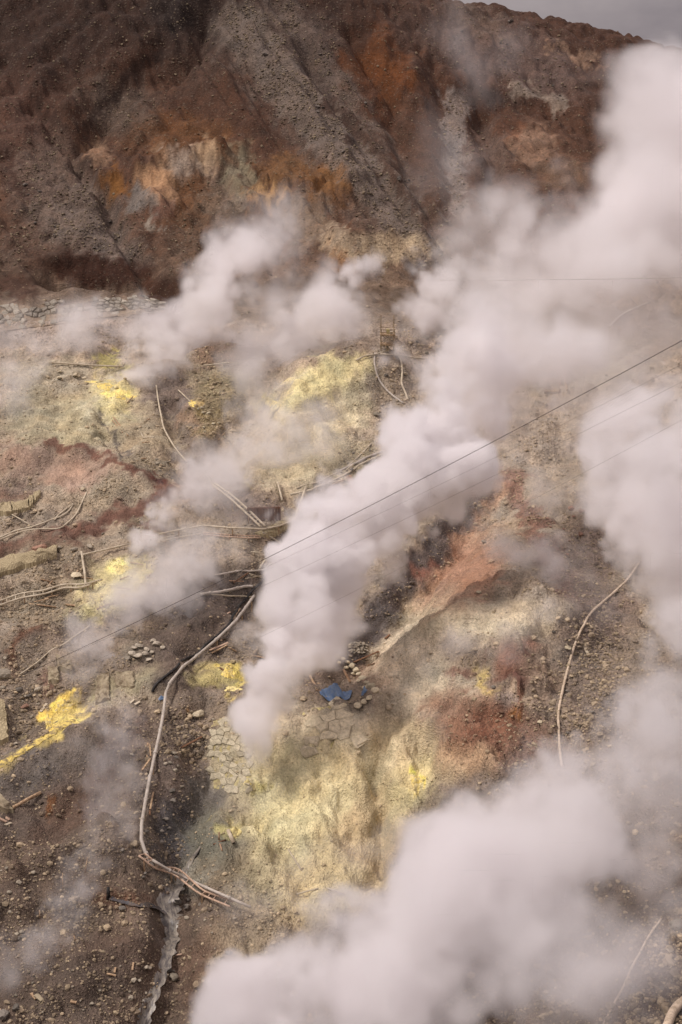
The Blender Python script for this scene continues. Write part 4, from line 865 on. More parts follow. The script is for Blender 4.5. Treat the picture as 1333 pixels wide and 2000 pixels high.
rod('left foot of the pale pipe tripod', (564, 1062), (576, 1084), 5, M_PALE, 'tripod_pipe', .25, 'pipe'); rod('right foot of the pale pipe tripod', (568, 1062), (591, 1078), 5, M_PALE, 'tripod_pipe', .25, 'pipe')
boulder(566, 1061, 10, 'knob-like joint block where the tripod pipes meet', M_SLAB, name='joint_block')['category'] = 'joint'
pipe('thin_pipe', 'topmost thin pipe of the three running up to the right of the junction', [(725, 868), (700, 895), (675, 915), (645, 933), (615, 945), (580, 955)], 3.5, M_PALE)
pipe('steel_pipe', 'thick middle pipe of the three running up to the right of the junction', [(748, 885), (720, 895), (695, 907), (677, 916), (664, 923)], 6, M_PIPE, couplings=2)
pipe('steel_pipe', 'lowest pipe of the three, meeting the leaning pipe at the junction', [(748, 889), (715, 905), (690, 920), (675, 928), (655, 940), (630, 950), (605, 961), (568, 968)], 5, M_PALE, couplings=3)
pipe('thin_pipe', 'angled thin pipe disappearing into the thick plume', [(612, 1038), (635, 1024), (652, 1016), (690, 1020), (730, 1023)], 4, M_PALE)
pipe('thin_pipe', 'thin pipe edging the lower side of the narrow netted bank', [(604, 1028), (640, 1003), (665, 990), (706, 980)], 3, M_PALE)
pipe('flexible_hose', 'upper pale hose curving to a loop above the track', [(-20, 1060), (0, 1052), (30, 1040), (60, 1031), (90, 1022), (115, 1013), (135, 1000), (143, 986)], 4, M_PALE, 'hose')
pipe('flexible_hose', 'lower pale hose sweeping up to the right above the track', [(-20, 1064), (0, 1056), (35, 1043), (80, 1036), (115, 1033), (135, 1022), (150, 1005), (160, 985), (170, 963)], 4, M_PALE, 'hose')
pipe('flexible_hose', 'short hose doubling back beside the loop above the track', [(141, 987), (127, 998), (115, 1008), (107, 1017)], 3.5, M_PALE, 'hose')
rod('thin straight rod between the netted blocks and the hoses', (24, 1006), (62, 1028), 2.5, M_PALE)
pipe('steel_pipe', 'pale pipe running from the corner post up to the small steam jet', [(163, 1092), (207, 1082), (252, 1071)], 4.5, M_PALE, lift=.4, couplings=2, rigid=True)
pipe('steel_pipe', 'pale pipe dropping straight down from the corner post', [(160, 1084), (163, 1105), (166, 1125), (168, 1147)], 5.5, M_PALE, lift=.3)
trestle('pipe_trestle', 'pipe trestle with rungs climbing from the left edge to the yellow slope', [(-20, 1188), (0, 1182), (40, 1171), (85, 1160), (125, 1153), (168, 1147), (200, 1141)], [(-20, 1196), (0, 1191), (40, 1179), (85, 1168), (125, 1160), (160, 1153), (190, 1147)], 4, M_PALE, 15, lift=0.4, legs=6)
rod('dead pale branch lying below the pipe trestle', (58, 1181), (110, 1187), 3, M_WOOD, 'branch', cat='branch'); rod('forked pale branch at the foot of the yellow slope', (130, 1182), (192, 1191), 4, M_WOOD, 'branch', cat='branch'); rod('thin pale branch joining the forked one', (190, 1191), (214, 1181), 3, M_WOOD, 'branch', cat='branch')
pipe('steel_pipe', 'pale pipe edging the rubble slope above the vent wall', [(176, 1224), (150, 1242), (120, 1263), (90, 1284), (60, 1306), (40, 1318)], 3.5, M_PALE)
pipe('steel_pipe', 'jointed pale pipe descending the dark slope under the upper left plume', [(306, 758), (310, 790), (316, 820), (321, 842), (335, 868), (350, 890), (366, 908)], 4, M_PALE, couplings=5, lift=.3)
pipe('steel_pipe', 'pale pipe on the brow of the slope right of the upper left plume', [(398, 719), (440, 716), (470, 712), (490, 706), (510, 699)], 4, M_PALE, lift=.3, couplings=5)
pipe('steel_pipe', 'pale pipe lying on the terrace left of the upper left vent', [(96, 712), (140, 715), (190, 718), (242, 720)], 4, M_PALE, lift=.25)
rod('white crooked stick above the yellow patch on the dark slope', (349, 763), (372, 785), 2.6, M_PALE, 'stick', cat='stick'); rod('pale split branch below the upper left sulphur', (222, 816), (250, 852), 3, M_WOOD, 'branch', cat='branch'); rod('thinner pale branch beside the split one', (220, 822), (240, 846), 2.4, M_WOOD, 'branch', cat='branch'); rod('thin pole lying on the rubble left of the jointed pipe', (276, 846), (292, 882), 2.6, M_PALE)
pipe('flexible_hose', 'left hose hanging down from the scaffold tower', [(733, 692), (732, 710), (738, 738), (753, 762), (772, 778), (789, 790)], 4.5, M_PIPE, 'hose'); pipe('flexible_hose', 'right hose hanging down from the scaffold tower', [(777, 693), (784, 710), (786, 730), (785, 750), (792, 770), (797, 782)], 5, M_PALE, 'hose')
pipe('steel_pipe', 'flat pipe running right from the foot of the scaffold tower', [(744, 697), (785, 699), (806, 703), (830, 706)], 4.5, M_PALE, lift=.3); pipe('thin_pipe', 'bent pipe running left from the foot of the scaffold tower', [(757, 689), (735, 697), (715, 699), (696, 709)], 3.5, M_PALE, lift=.3)
pipe('flexible_hose', 'long pale hose bending up the grey scree on the right', [(1098, 1500), (1094, 1470), (1092, 1440), (1091, 1400), (1095, 1370), (1103, 1335), (1112, 1300), (1122, 1265), (1133, 1238), (1145, 1215), (1160, 1195), (1180, 1177), (1205, 1155), (1226, 1134), (1248, 1102)], 6, M_HOSE, 'hose', couplings=4)
pipe('flexible_hose', 'pale hose in the steam at the lower right corner', [(1176, 2012), (1200, 1962), (1222, 1918), (1246, 1872), (1270, 1832), (1292, 1796)], 5, M_HOSE, 'hose')
pipe('kerb_pipe', 'thick cream kerb rounding the extreme lower right corner', [(1300, 2020), (1312, 1992), (1326, 1972), (1348, 1955)], 20, M_HOSE, 'kerb')
# broken stub; a black disc on its closed end paints the shade inside
st = empty('broken_pipe', tuple(G(447, 1628))); tag(st, 'broken hollow pipe stub poking from the grey mud', 'pipe')
a, b = G(446, 1628, .25), G(457, 1652, .2); o0 = np.array(st.location); add_tube('pipe_wall', np.array([a, b]) - o0, 0.13, M_PALE, st, 10, (0, 0, 0)); d = (b - a) / np.linalg.norm(b - a); add_tube('bore', np.array([b + d * .005, b + d * .012]) - o0, 0.085, M_BLACK, st, 10, (0, 0, 0))
stake('short wooden post left of the broken pipe stub', (428, 1640), 18, 4, M_WOOD); rod('twig lying across the mud near the broken pipe stub', (417, 1651), (442, 1642), 3, M_BARK, 'stick', cat='stick'); rod('small ochre twig below the broken pipe stub', (430, 1650), (434, 1663), 3, M_FRESH, 'stick', cat='stick')
# ---------------------------------------------------------------- timber
for k, (p, q, w, m, lb) in enumerate([
    ((424, 1250), (468, 1190), 6, M_PINK, 'longest pinkish plank beside the grey pipe'), ((432, 1253), (474, 1196), 5, M_FRESH, 'orange plank tucked between the pinkish plank and the grey pipe'), ((410, 1272), (446, 1257), 5, M_PINK, 'plank slanting above the mid-valley sulphur'), ((414, 1277), (444, 1262), 4, M_WOOD, 'thin board under the slanting plank above the mid-valley sulphur'),
    ((447, 1266), (462, 1274), 4, M_WOOD, 'stubby board just left of the small grey puff'), ((494, 1282), (525, 1288), 4, M_WOOD, 'pale board on the edge of the main plume'), ((438, 1204), (450, 1197), 4, M_PINK, 'small pinkish board in the dark ground left of the black hose'), ((449, 1136), (476, 1137), 3, M_FRESH, 'thin board lying level in the dark hollow'),
    ((430, 1306), (442, 1314), 3, M_BARK, 'dark stick lying on the mid-valley sulphur'), ((355, 1462), (397, 1440), 4, M_BARK, 'brown plank left of the cobbled revetment'), ((289, 1453), (288, 1492), 3.4, M_WOOD, 'left one of two upright sticks by the grey pipe'), ((293, 1455), (295, 1479), 3, M_WOOD, 'right one of two upright sticks by the grey pipe'), ((278, 1506), (294, 1484), 3.4, M_WOOD, 'stick lying below the two upright sticks'), ((300, 1549), (294, 1582), 3.4, M_WOOD, 'narrow lath right of the grey pipe halfway down'), ((293, 1584), (293, 1594), 3, M_BARK, 'dark end of lath below the narrow one'),
    ((-8, 1588), (19, 1603), 6, M_PINK, 'upper squared timber at the left edge'), ((-8, 1597), (13, 1607), 6, M_PINK, 'lower squared timber at the left edge'), ((605, 1320), (620, 1350), 4, M_WOOD, 'leftmost board of the stack left of the blue tarpaulin'), ((613, 1334), (626, 1352), 4, M_PINK, 'middle board of the stack left of the blue tarpaulin'), ((622, 1336), (632, 1350), 4, M_WOOD, 'rightmost board of the stack left of the blue tarpaulin'), ((671, 1309), (684, 1333), 5, M_FRESH, 'orange board behind the blue tarpaulin'),
    ((692, 1295), (740, 1274), 4, M_BARK, 'long brown branch above the low stone wall'), ((735, 1283), (768, 1285), 3, M_BARK, 'dark stick right of the long brown branch'), ((718, 1303), (732, 1297), 3, M_BARK, 'short dark stick under the long brown branch'), ((752, 1249), (762, 1241), 4, M_BARK, 'dark stub of wood at the edge of the dark gully'), ((260, 1966), (226, 1902), 0, M_WOOD, ''),
    ((209, 1904), (227, 1908), 4, M_WOOD, 'small white board lying left of the stream'), ((259, 1897), (261, 1882), 3.5, M_WOOD, 'short upright stick left of the stream'), ((224, 1902), (226, 1892), 3.5, M_WOOD, 'shorter upright stick left of the small white board'), ((343, 1868), (356, 1866), 3, M_PINK, 'thin lath right of the stream'), ((70, 1945), (84, 1956), 9, M_CONC, 'broken concrete board at lower left'), ((62, 1942), (72, 1953), 7, M_WOOD, 'pale board beside the broken concrete board at lower left'), ((138, 1958), (150, 1960), 7, M_WOOD, 'short fat board alone on the bottom slope'),
    ((1140, 1262), (1148, 1278), 5, M_PALE, 'pale board on the scree right of the long hose'), ((12, 1613), (22, 1609), 6, M_PALE, 'white offcut below the squared timbers'), ((255, 1375), (263, 1368), 6, M_PALE, 'left white offcut near the bend of the grey pipe'), ((264, 1378), (274, 1372), 6, M_PALE, 'right white offcut near the bend of the grey pipe'), ((80, 1392), (92, 1376), 5, M_PALE, 'pale board end sticking out of the vent wall')]):
    if lb: plank(lb, p, q, w, m)
rod('pale driftwood log lying on the grey slope at the left edge', (25, 1581), (80, 1551), 7, M_WOOD, 'log', .12, 'log')
conc('broken concrete piece beside the driftwood log', [(-8, 1556), (4, 1560), (27, 1588), (-4, 1586)], .35, M_CONC)
rod('thin white rod on the lower bleached slope', (563, 1660), (588, 1700), 3, M_PALE); rod('thin rod half lost in steam at the foot of the bleached slope', (640, 1736), (674, 1749), 3, M_PALE); rod('faint level rod at the foot of the bleached slope', (580, 1748), (622, 1737), 3, M_PALE); rod('pale pole standing out of the hollow above the tripod', (543, 948), (552, 984), 4, M_PALE, lift=.3)
stake('tall thin stake left of the rising grey steam', (123, 1736), 34, 2.4, M_WOOD); stake('thin stake right of the rising grey steam', (166, 1704), 34, 3, M_WOOD, lean=(.2, 0)); stake('short stake on the lower left slope', (78, 1792), 18, 2.6, M_WOOD); stake('small stake below the faint steam column', (148, 1838), 14, 2.6, M_WOOD, lean=(-.15, 0)); stake('black post by the dark trickle', (212, 1754), 24, 8, M_BLACK); stake('tiny post near the sulphur on the right of the mound', (287, 1110), 16, 2.6, M_STEEL)
panel = add_beam('timber_panel', G(681, 938, .5), G(698, 974, .2), 12 * mpp(G(690, 955)), .08, M_FRESH); tag(panel, 'orange timber panel leaning on the rubble beside the thick plume', 'panel')
rod('pale pole standing by the orange timber panel', (699, 942), (702, 968), 4, M_PALE, lift=.4)
def litter(n, quad, lo, hi, label, group, seed, mats):
    r = random.Random(seed); q = np.array(quad, float)
    for _ in range(n):
        u, v = r.random(), r.random(); p = q[0] * (1 - u) * (1 - v) + q[1] * u * (1 - v) + q[2] * u * v + q[3] * (1 - u) * v; L_ = r.uniform(lo, hi); t = r.uniform(-1.1, .6)
        rod(label, (p[0], p[1]), (p[0] + L_ * math.cos(t), p[1] + L_ * math.sin(t) * .7), r.uniform(2, 3.4), r.choice(mats), 'broken_pole', .1, 'pole', group, r.uniform(.05, .5))
litter(14, [(430, 1075), (590, 1045), (570, 1110), (440, 1160)], 16, 44, 'thin broken pole in the pipe tangle of the dark hollow', 'poles in the hollow', 1, [M_PALE, M_PALE, M_WOOD, M_BARK])
litter(12, [(20, 1150), (300, 1060), (300, 1130), (40, 1230)], 10, 30, 'thin broken pole on the rubble round the left pipe trestle', 'poles round the left trestle', 2, [M_PALE, M_WOOD])
litter(9, [(600, 900), (740, 850), (730, 980), (620, 1000)], 12, 34, 'thin broken pole on the rubble by the three pipes', 'poles by the three pipes', 3, [M_PALE, M_WOOD, M_PALE])
litter(9, [(180, 780), (460, 760), (440, 920), (220, 900)], 10, 28, 'thin broken pole on the slope below the upper left plume', 'poles below the upper left plume', 4, [M_PALE, M_WOOD])
# sheet piling in the hollow
sp = empty('sheet_piling', tuple(G(520, 1018))); tag(sp, 'rusty sheet-pile wall in the hollow behind the ladder rails', 'wall'); o0 = np.array(sp.location)
for k in range(11):
    x = 486 + k * 6; g = G(x, 1018 - 0.3 * abs(k - 5)) - o0; h = 26 * mpp(G(x, 1018)); v, f = box_geo(g[0], g[1] + .05 * (k % 2), g[2] + h / 2 - .1, 5.6 * mpp(G(x, 1018)), .08, h + .2); link_obj('pile', mesh_pd('pile', v, f, M_RUST), sp)
a, b = G(486, 1018), G(548, 1016); hh = 26 * mpp(a); add_beam('cap_beam', a - o0 + [0, 0, hh], b - o0 + [0, 0, hh], .2, .15, M_RUST, sp)
# ---------------------------------------------------------------- scaffold tower
def tower():
    g = G(757, 690); k = mpp(g); t = empty('scaffold_tower', tuple(g)); tag(t, 'small two-deck steel scaffold tower on top of the sulphur mound', 'tower')
    w, d = 25 * k, 1.4; z1, z2, zt = 19 * k, 38 * k, 72 * k
    for sx in (-1, 1):
        for sy in (-1, 1):
            x, y = sx * w / 2, sy * d / 2; top = zt if (sy > 0) else z2 + 12 * k
            add_beam('post', (x, y, -0.6), (x, y, top), .09, .09, M_STEEL, t)
    for z in (z1, z2):
        dk = empty('deck', (0, 0, 0)); dk.parent = t
        for j in range(5):
            add_beam('deck_board', (-w / 2 - .12, -d / 2 + (j + .5) * d / 5, z), (w / 2 + .12, -d / 2 + (j + .5) * d / 5, z), d / 5 - .03, .06, M_WOOD, dk)
        for sy in (-1, 1): add_beam('edge_beam', (-w / 2 - .1, sy * d / 2, z - .09), (w / 2 + .1, sy * d / 2, z - .09), .08, .12, M_STEEL, t)
    for z in (z2 + 5 * k, z2 + 10 * k):
        for sy in (-1, 1): add_beam('guard_rail', (-w / 2 - .15, sy * d / 2, z), (w / 2 + .15, sy * d / 2, z), .05, .05, M_STEEL, t)
        for sx in (-1, 1): add_beam('guard_rail', (sx * w / 2, -d / 2, z), (sx * w / 2, d / 2, z), .05, .05, M_STEEL, t)
    for za, zb in ((0, z1), (z1, z2)):
        for sy in (-1, 1):
            add_beam('brace', (-w / 2, sy * d / 2, za), (w / 2, sy * d / 2, zb), .05, .05, M_STEEL, t); add_beam('brace', (w / 2, sy * d / 2, za), (-w / 2, sy * d / 2, zb), .05, .05, M_STEEL, t)
    add_tube('well_head', [(0, 0, -.3), (0, 0, z1)], .18, M_PALE, t, 10, (0, 0, 0))
    v, f = box_geo(.05, 0, z2 + 5 * k, 6 * k, .45, 9 * k); link_obj('valve_box', mesh_pd('valve_box', v, f, M_CONCY), t)
    v, f = box_geo(w * .3, -d * .2, z2 + 3 * k, 5 * k, .4, 5 * k); link_obj('valve_box', mesh_pd('valve_box', v, f, M_PALE), t)
tower()
# ---------------------------------------------------------------- stair in the steam
def stair():
    a, b = G(1078, 772), G(1093, 700); t = empty('wooden_stair', tuple(a)); tag(t, 'wooden stair climbing the slope half hidden by steam on the right', 'stair')
    d = b - a; n = 16; w = 27 * mpp(a); s = np.array([1.0, 0.0, 0.0])
    for j in range(n):
        p = d * (j + .5) / n + [0, 0, .35]; add_beam('tread', p - s * w / 2, p + s * w / 2, .32, .07, M_WOOD, t)
    for e in (-1, 1):
        add_beam('stringer', s * e * w / 2 + [0, 0, .25], d + s * e * w / 2 + [0, 0, .25], .08, .28, M_BARK, t)
        for j in range(0, n, 3):
            p = d * (j + .5) / n + s * e * w / 2; add_beam('post', p + [0, 0, -.5], p + [0, 0, 1.2], .07, .07, M_WOOD, t)
        add_beam('handrail', s * e * w / 2 + [0, 0, 1.2], d + s * e * w / 2 + [0, 0, 1.2], .07, .07, M_WOOD, t)
stair()
pipe('thin_pipe', 'thin pipe on the slope right of the wooden stair', [(1128, 708), (1170, 703), (1210, 699), (1252, 698)], 3.5, M_PALE); pipe('steel_pipe', 'ladder-like conduit high in the steam on the right', [(1190, 640), (1210, 622), (1235, 606), (1270, 592)], 4.5, M_PIPE)
rod('crossed thin pole right of the wooden stair', (1100, 722), (1107, 770), 3.5, M_WOOD, lift=.5)
# ---------------------------------------------------------------- tarpaulins
def tarp(label, px, py, wpx, hgt, seed, name='tarpaulin'):
    c = G(px, py); k = mpp(c); n, ring = 22, 56; v = [(0, 0, hgt)]; rad = wpx * k / 2
    for j in range(1, n + 1):
        for i in range(ring):
            t = 2 * math.pi * i / ring; q = j / n
            e = rad * (0.92 + 0.14 * math.cos(2 * t) + 0.20 * max(0, math.cos(t - 3.75)) ** 4 + 0.05 * math.sin(3 * t + seed) + 0.03 * math.sin(8 * t))
            x, y = q * e * math.cos(t), 0.8 * q * e * math.sin(t)
            fold = 0.10 * math.sin(6 * t + 2.3 * q + seed) * q + 0.08 * math.sin(11 * t - 4 * q) * q * q + 0.035 * math.sin(23 * t + 5 * q)
            body = hgt * (math.exp(-(q / 0.42) ** 3) * 0.6 + 0.40 * max(0, 1 - q * 1.02) ** 1.15)
            z = zat(c[0] + x, c[1] + y) - c[2] + 0.14 + body + fold * (0.45 + 0.55 * min(1, hgt)) * (1 if q < .95 else .5)
            v.append((x, y, z))
    f = [(0, 1 + i, 1 + (i + 1) % ring) for i in range(ring)] + [(1 + j * ring + i, 1 + (j + 1) * ring + i, 1 + (j + 1) * ring + (i + 1) % ring, 1 + j * ring + (i + 1) % ring) for j in range(n - 1) for i in range(ring)]
    return tag(link_obj(name, mesh_pd(name, v, f, M_TARP, True), None, tuple(c)), label, 'tarpaulin')
tarp('crumpled blue tarpaulin draped over a heap on the terrace', 657, 1353, 56, .55, 1.0)
tarp('small blue cover just right of the draped tarpaulin', 712, 1354, 11, .42, 2.0); tarp('scrap of blue sheet at the bend of the long grey pipe', 316, 1367, 10, .2, 3.0, 'blue_scrap')
# ---------------------------------------------------------------- cables overhead
def cable(label, p, yp, q, yq, wpx, mat, sag=.4):
    (a1, s1), (a2, s2) = ray(*p), ray(*q); A_ = np.array([a1 * yp, yp, s1 * yp], float); B_ = np.array([a2 * yq, yq, s2 * yq], float)
    t = np.linspace(0, 1, 40)[:, None]; P = A_ + (B_ - A_) * t; P[:, 2] -= (4 * sag * t * (1 - t))[:, 0]
    o = add_tube('cable', P, 0.5 * wpx * 80 / FPX, mat, None, 6); return tag(o, label, 'cable', 'cables strung across the valley')
cable('uppermost and thickest dark cable slanting across the picture', (1500, 574), 62, (20, 1330), 88, 1.15, M_CABLE, .5)
cable('second dark cable from the top, just under the thickest one', (1500, 626), 62, (60, 1310), 88, .34, M_CABLE, .5)
cable('third dark cable from the top, entering below the second', (1500, 660), 62, (80, 1335), 86, .34, M_CABLE, .5)
cable('lowest dark cable, crossing the foot of the main plume', (1500, 728), 62, (480, 1258), 88, .3, M_CABLE, .3)
cable('pale level cable high in the steam at right', (860, 547), 118, (1500, 538), 96, 1.0, M_CABLEP, .1)
# ---------------------------------------------------------------- boulders one can tell apart
for x, y, w, m, lb in [
    (6, 1322, 26, M_BOULDER, 'big pale boulder cut by the left edge above the vent wall'), (340, 1912, 17, M_BOULDER, 'largest round pale boulder just right of the stream'), (288, 1893, 16, M_BOULDER, 'round boulder just left of the stream'), (262, 1917, 12, M_BOULDER, 'oval boulder left of the stream, below the round one'), (273, 1916, 9, M_BOULDER, 'small boulder touching the oval one left of the stream'), (326, 1907, 10, M_BOULDER, 'upright stone between the stream and the largest round boulder'), (331, 1896, 12, M_BOULDERD, 'flat stone just above the largest round boulder'), (339, 1899, 8, M_BOULDERD, 'small grey stone above the largest round boulder'), (257, 1951, 11, M_BOULDER, 'lone oval stone near the bottom, left of the stream'), (286, 1941, 7, M_BOULDER, 'stone lying in the stream'), (254, 1938, 6, M_BOULDER, 'small stone above the lone oval stone'),
    (240, 1777, 13, M_BOULDERD, 'dark-sided boulder below the dark trickle'), (365, 1795, 11, M_BOULDER, 'egg-shaped boulder right of the stream below the pipe bridge'), (348, 1765, 13, M_BOULDERD, 'grey boulder under the pipe bridge'), (365, 1774, 13, M_BOULDERD, 'pointed grey boulder right of the one under the pipe bridge'), (369, 1759, 10, M_BOULDERD, 'grey stone against the pipe bridge'), (391, 1768, 8, M_BOULDERD, 'small grey stone right under the bridge pipe'), (284, 1708, 9, M_BOULDERD, 'grey stone at the left foot of the pipe bridge'), (280, 1715, 9, M_BOULDERD, 'lower grey stone at the left foot of the pipe bridge'),
    (390, 1400, 24, M_SLAB, 'flat ochre slab left of the top of the cobbled revetment'), (76, 1078, 24, M_BOULDERR, 'big reddish boulder beside the track'), (86, 1070, 15, M_BOULDERR, 'smaller reddish boulder behind the big reddish one'), (5, 1099, 17, M_BOULDER, 'pale boulder at the left edge above the rounded netted bank'), (150, 1128, 19, M_SLAB, 'pale pointed slab left of the yellow slope'), (162, 957, 10, M_SLAB, 'single white boulder on the brown soil above the track'), (117, 1072, 10, M_BOULDER, 'boulder at the right tip of the rounded netted bank'), (176, 1070, 14, M_BOULDER, 'pale boulder on the rubble below the track'), (145, 1076, 12, M_BOULDER, 'boulder left of the pale one on the rubble below the track'),
    (341, 1473, 10, M_BOULDER, 'topmost stone of the cluster right of the grey pipe'), (345, 1481, 9, M_BOULDERD, 'dark stone just under the topmost of the cluster'), (324, 1493, 8, M_BOULDER, 'left stone of the cluster right of the grey pipe'), (333, 1491, 9, M_BOULDER, 'middle stone of the cluster right of the grey pipe'), (348, 1497, 7, M_BOULDER, 'right stone of the cluster right of the grey pipe'), (343, 1506, 9, M_BOULDER, 'lowest stone of the cluster right of the grey pipe'), (380, 1469, 7, M_BOULDER, 'small round stone left of the cobbled revetment'), (357, 1538, 9, M_BOULDER, 'round stone at the top of the dark stream bed'), (337, 1547, 11, M_BOULDERD, 'brown boulder at the top of the dark stream bed'), (338, 1566, 12, M_BOULDERD, 'flat grey boulder in the dark stream bed'), (258, 1475, 8, M_BOULDER, 'pale stone on the dark slope left of the grey pipe'), (287, 1626, 9, M_BOULDERD, 'stone touching the grey pipe near its lower bend'), (284, 1647, 7, M_BOULDER, 'pale stone just below the one touching the grey pipe'), (240, 1662, 9, M_BOULDERD, 'lone stone left of the lower pipe bend'), (325, 1602, 12, M_BOULDERD, 'dark block on the left bank of the stream bed'), (315, 1648, 12, M_BOULDERD, 'dark block low on the left bank of the stream bed'),
    (74, 1349, 12, M_BOULDER, 'round pale boulder left of the vent wall'), (57, 1361, 12, M_BOULDERD, 'grey boulder left of the vent wall'), (38, 1349, 13, M_BOULDERD, 'broken boulder below the left edge boulder'), (50, 1383, 15, M_BOULDERR, 'tan flat rock above the yellow gutter'), (6, 1345, 9, M_BOULDER, 'stone under the big left edge boulder'), (683, 934, 9, M_SLAB, 'white oval boulder beside the lowest of three pipes'), (541, 1000, 10, M_SLAB, 'pale boulder in the hollow right of the standing pole'), (736, 812, 15, M_BOULDER, 'big angular boulder right of the sulphur mound'), (755, 735, 9, M_BOULDERD, 'grey boulder between the two scaffold hoses'), (834, 692, 11, M_BOULDER, 'pale boulder in the rubble right of the scaffold tower'), (1110, 1268, 13, M_SLAB, 'pale angular block left of the bend of the long hose'), (1055, 1413, 12, M_SLAB, 'pale angular block low on the rust-stained slope'), (1117, 996, 15, M_BOULDERR, 'upper boulder at the edge of the right-hand cloud'), (1137, 1001, 13, M_BOULDERR, 'second boulder at the edge of the right-hand cloud'), (1135, 1047, 14, M_BOULDERR, 'lower boulder at the edge of the right-hand cloud'), (936, 1159, 10, M_SLAB, 'single white block on the saddle of the bleached hill'), (964, 1344, 9, M_BOULDERD, 'grey-green block at the foot of the yellow streak'), (945, 1060, 10, M_BOULDER, 'pale block in the orange streak'), (8, 1988, 28, M_BOULDERD, 'big layered rock in the lower left corner'), (32, 1972, 18, M_BOULDERD, 'second rock beside the lower left corner rock'), (180, 1962, 9, M_BOULDER, 'pale block alone near the bottom edge'), (447, 1864, 13, M_BOULDERD, 'pale stone at the edge of the big steam bank'), (34, 1825, 9, M_BOULDER, 'left stone of the four on the lower left slope'), (42, 1822, 9, M_BOULDER, 'top stone of the four on the lower left slope'), (36, 1834, 9, M_BOULDERD, 'bottom stone of the four on the lower left slope'), (46, 1832, 11, M_BOULDERD, 'right stone of the four on the lower left slope'), (66, 1706, 10, M_BOULDER, 'pale rock on the crest of the lower left slope'), (38, 1726, 12, M_BOULDER, 'rock below the crest of the lower left slope'), (20, 1783, 9, M_BOULDER, 'rounded stone near the left edge of the lower slope'), (18, 1745, 10, M_BOULDER, 'stone at the left edge of the lower slope'), (1322, 1812, 26, M_BOULDERD, 'big dark boulder above the pale hose at lower right')]:
    boulder(x, y, w, lb, m)
# the block heap, the round-stone heap and other rubble: things that nothing tells apart share a label
def heap(pts, label, group, mat, jitter=1.0, flat=.75):
    for x, y, w in pts: boulder(x + rr.uniform(-jitter, jitter), y + rr.uniform(-jitter, jitter), w * rr.uniform(.85, 1.15), label, mat, group, flat)
heap([(262, 1268, 12), (275, 1265, 13), (288, 1270, 12), (258, 1280, 14), (270, 1284, 18), (284, 1280, 15), (298, 1276, 11), (292, 1290, 13), (306, 1262, 14), (300, 1254, 11), (250, 1288, 11), (268, 1262, 10), (317, 1266, 10)], 'angular pale block in the heap right of the grey vent steam', 'angular block heap', M_HEAP)
heap([(682 + 4.6 * i + (j % 2) * 2.5, 1257 + 4.6 * j, 7) for j in range(5) for i in range(8) if abs(i - 3.5) < 4.2 - 0.5 * abs(j - 2)], 'rounded pale stone in the heap above the low stone wall', 'round stone heap', M_HEAP, 1.6)
def auto(n, quad, wlo, whi, label, group, mat, seed):
    r = random.Random(seed); q = np.array(quad, float)
    for _ in range(max(6, int(n * 0.48))):
        u, v = r.random(), r.random(); p = q[0] * (1 - u) * (1 - v) + q[1] * u * (1 - v) + q[2] * u * v + q[3] * (1 - u) * v
        boulder(p[0], p[1], wlo + (whi - wlo) * r.random() ** 2.2, label, mat, group, r.uniform(.6, .9))
auto(26, [(0, 1280), (110, 1290), (70, 1440), (20, 1470)], 5, 10, 'small pale rock in the rubble left of the yellow vent', 'rubble left of the vent', M_BOULDER, 1)
auto(16, [(120, 1060), (290, 1000), (300, 1030), (150, 1085)], 5, 9, 'small pale rock on the rubble strip below the track', 'rubble below the track', M_BOULDER, 2)
auto(16, [(290, 895), (345, 905), (355, 945), (310, 935)], 5, 10, 'small pale rock heaped where the track meets the jointed pipe', 'rubble above the track end', M_BOULDER, 3)
auto(14, [(680, 880), (735, 850), (740, 960), (690, 985)], 5, 9, 'small grey rock beside the three pipes', 'rubble by the three pipes', M_BOULDERD, 4)
auto(18, [(810, 660), (900, 625), (920, 670), (830, 705)], 6, 13, 'dark broken rock on the bank right of the scaffold tower', 'rubble right of the scaffold', M_BOULDERD, 5)
auto(26, [(1060, 1170), (1200, 1180), (1190, 1480), (1110, 1500)], 5, 10, 'small grey rock on the scree beside the long pale hose', 'scree by the long hose', M_BOULDERD, 6)
auto(20, [(330, 1400), (420, 1400), (410, 1530), (310, 1520)], 4, 7, 'small stone on the dark slope between pipe and revetment', 'stones between pipe and revetment', M_BOULDER, 7)
auto(22, [(0, 1660), (150, 1640), (180, 1760), (0, 1820)], 4, 9, 'small stone on the dark lower left slope', 'stones on the lower left slope', M_BOULDER, 8)
auto(22, [(60, 1890), (260, 1880), (270, 2000), (0, 2000)], 4, 9, 'small stone on the slope left of the stream mouth', 'stones left of the stream', M_BOULDER, 9)
auto(14, [(370, 1745), (460, 1790), (440, 1900), (360, 1880)], 4, 9, 'small stone on the bank right of the stream', 'stones right of the stream', M_BOULDER, 10)
auto(14, [(105, 728), (190, 722), (200, 745), (110, 742)], 8, 14, 'pale block in the row left of the upper left sulphur', 'pale block row', M_SLAB, 11)
auto(20, [(380, 770), (450, 790), (440, 860), (400, 850)], 6, 10, 'olive rock in the block field right of the jointed pipe', 'olive block field', M_COBBLE, 12)
auto(40, [(480, 60), (640, 60), (850, 430), (700, 400)], 5, 11, 'broken grey rock on the scree ribbon of the back wall', 'back wall scree blocks', M_WALLROCK, 13)
auto(22, [(20, 320), (180, 380), (280, 520), (60, 480)], 5, 10, 'broken grey rock on the left scree fan of the back wall', 'left fan blocks', M_WALLROCK, 14)
auto(16, [(820, 60), (1000, 40), (1130, 190), (880, 170)], 5, 9, 'brown rock on the slope below the skyline', 'skyline slope rocks', M_WALLROCK, 15)
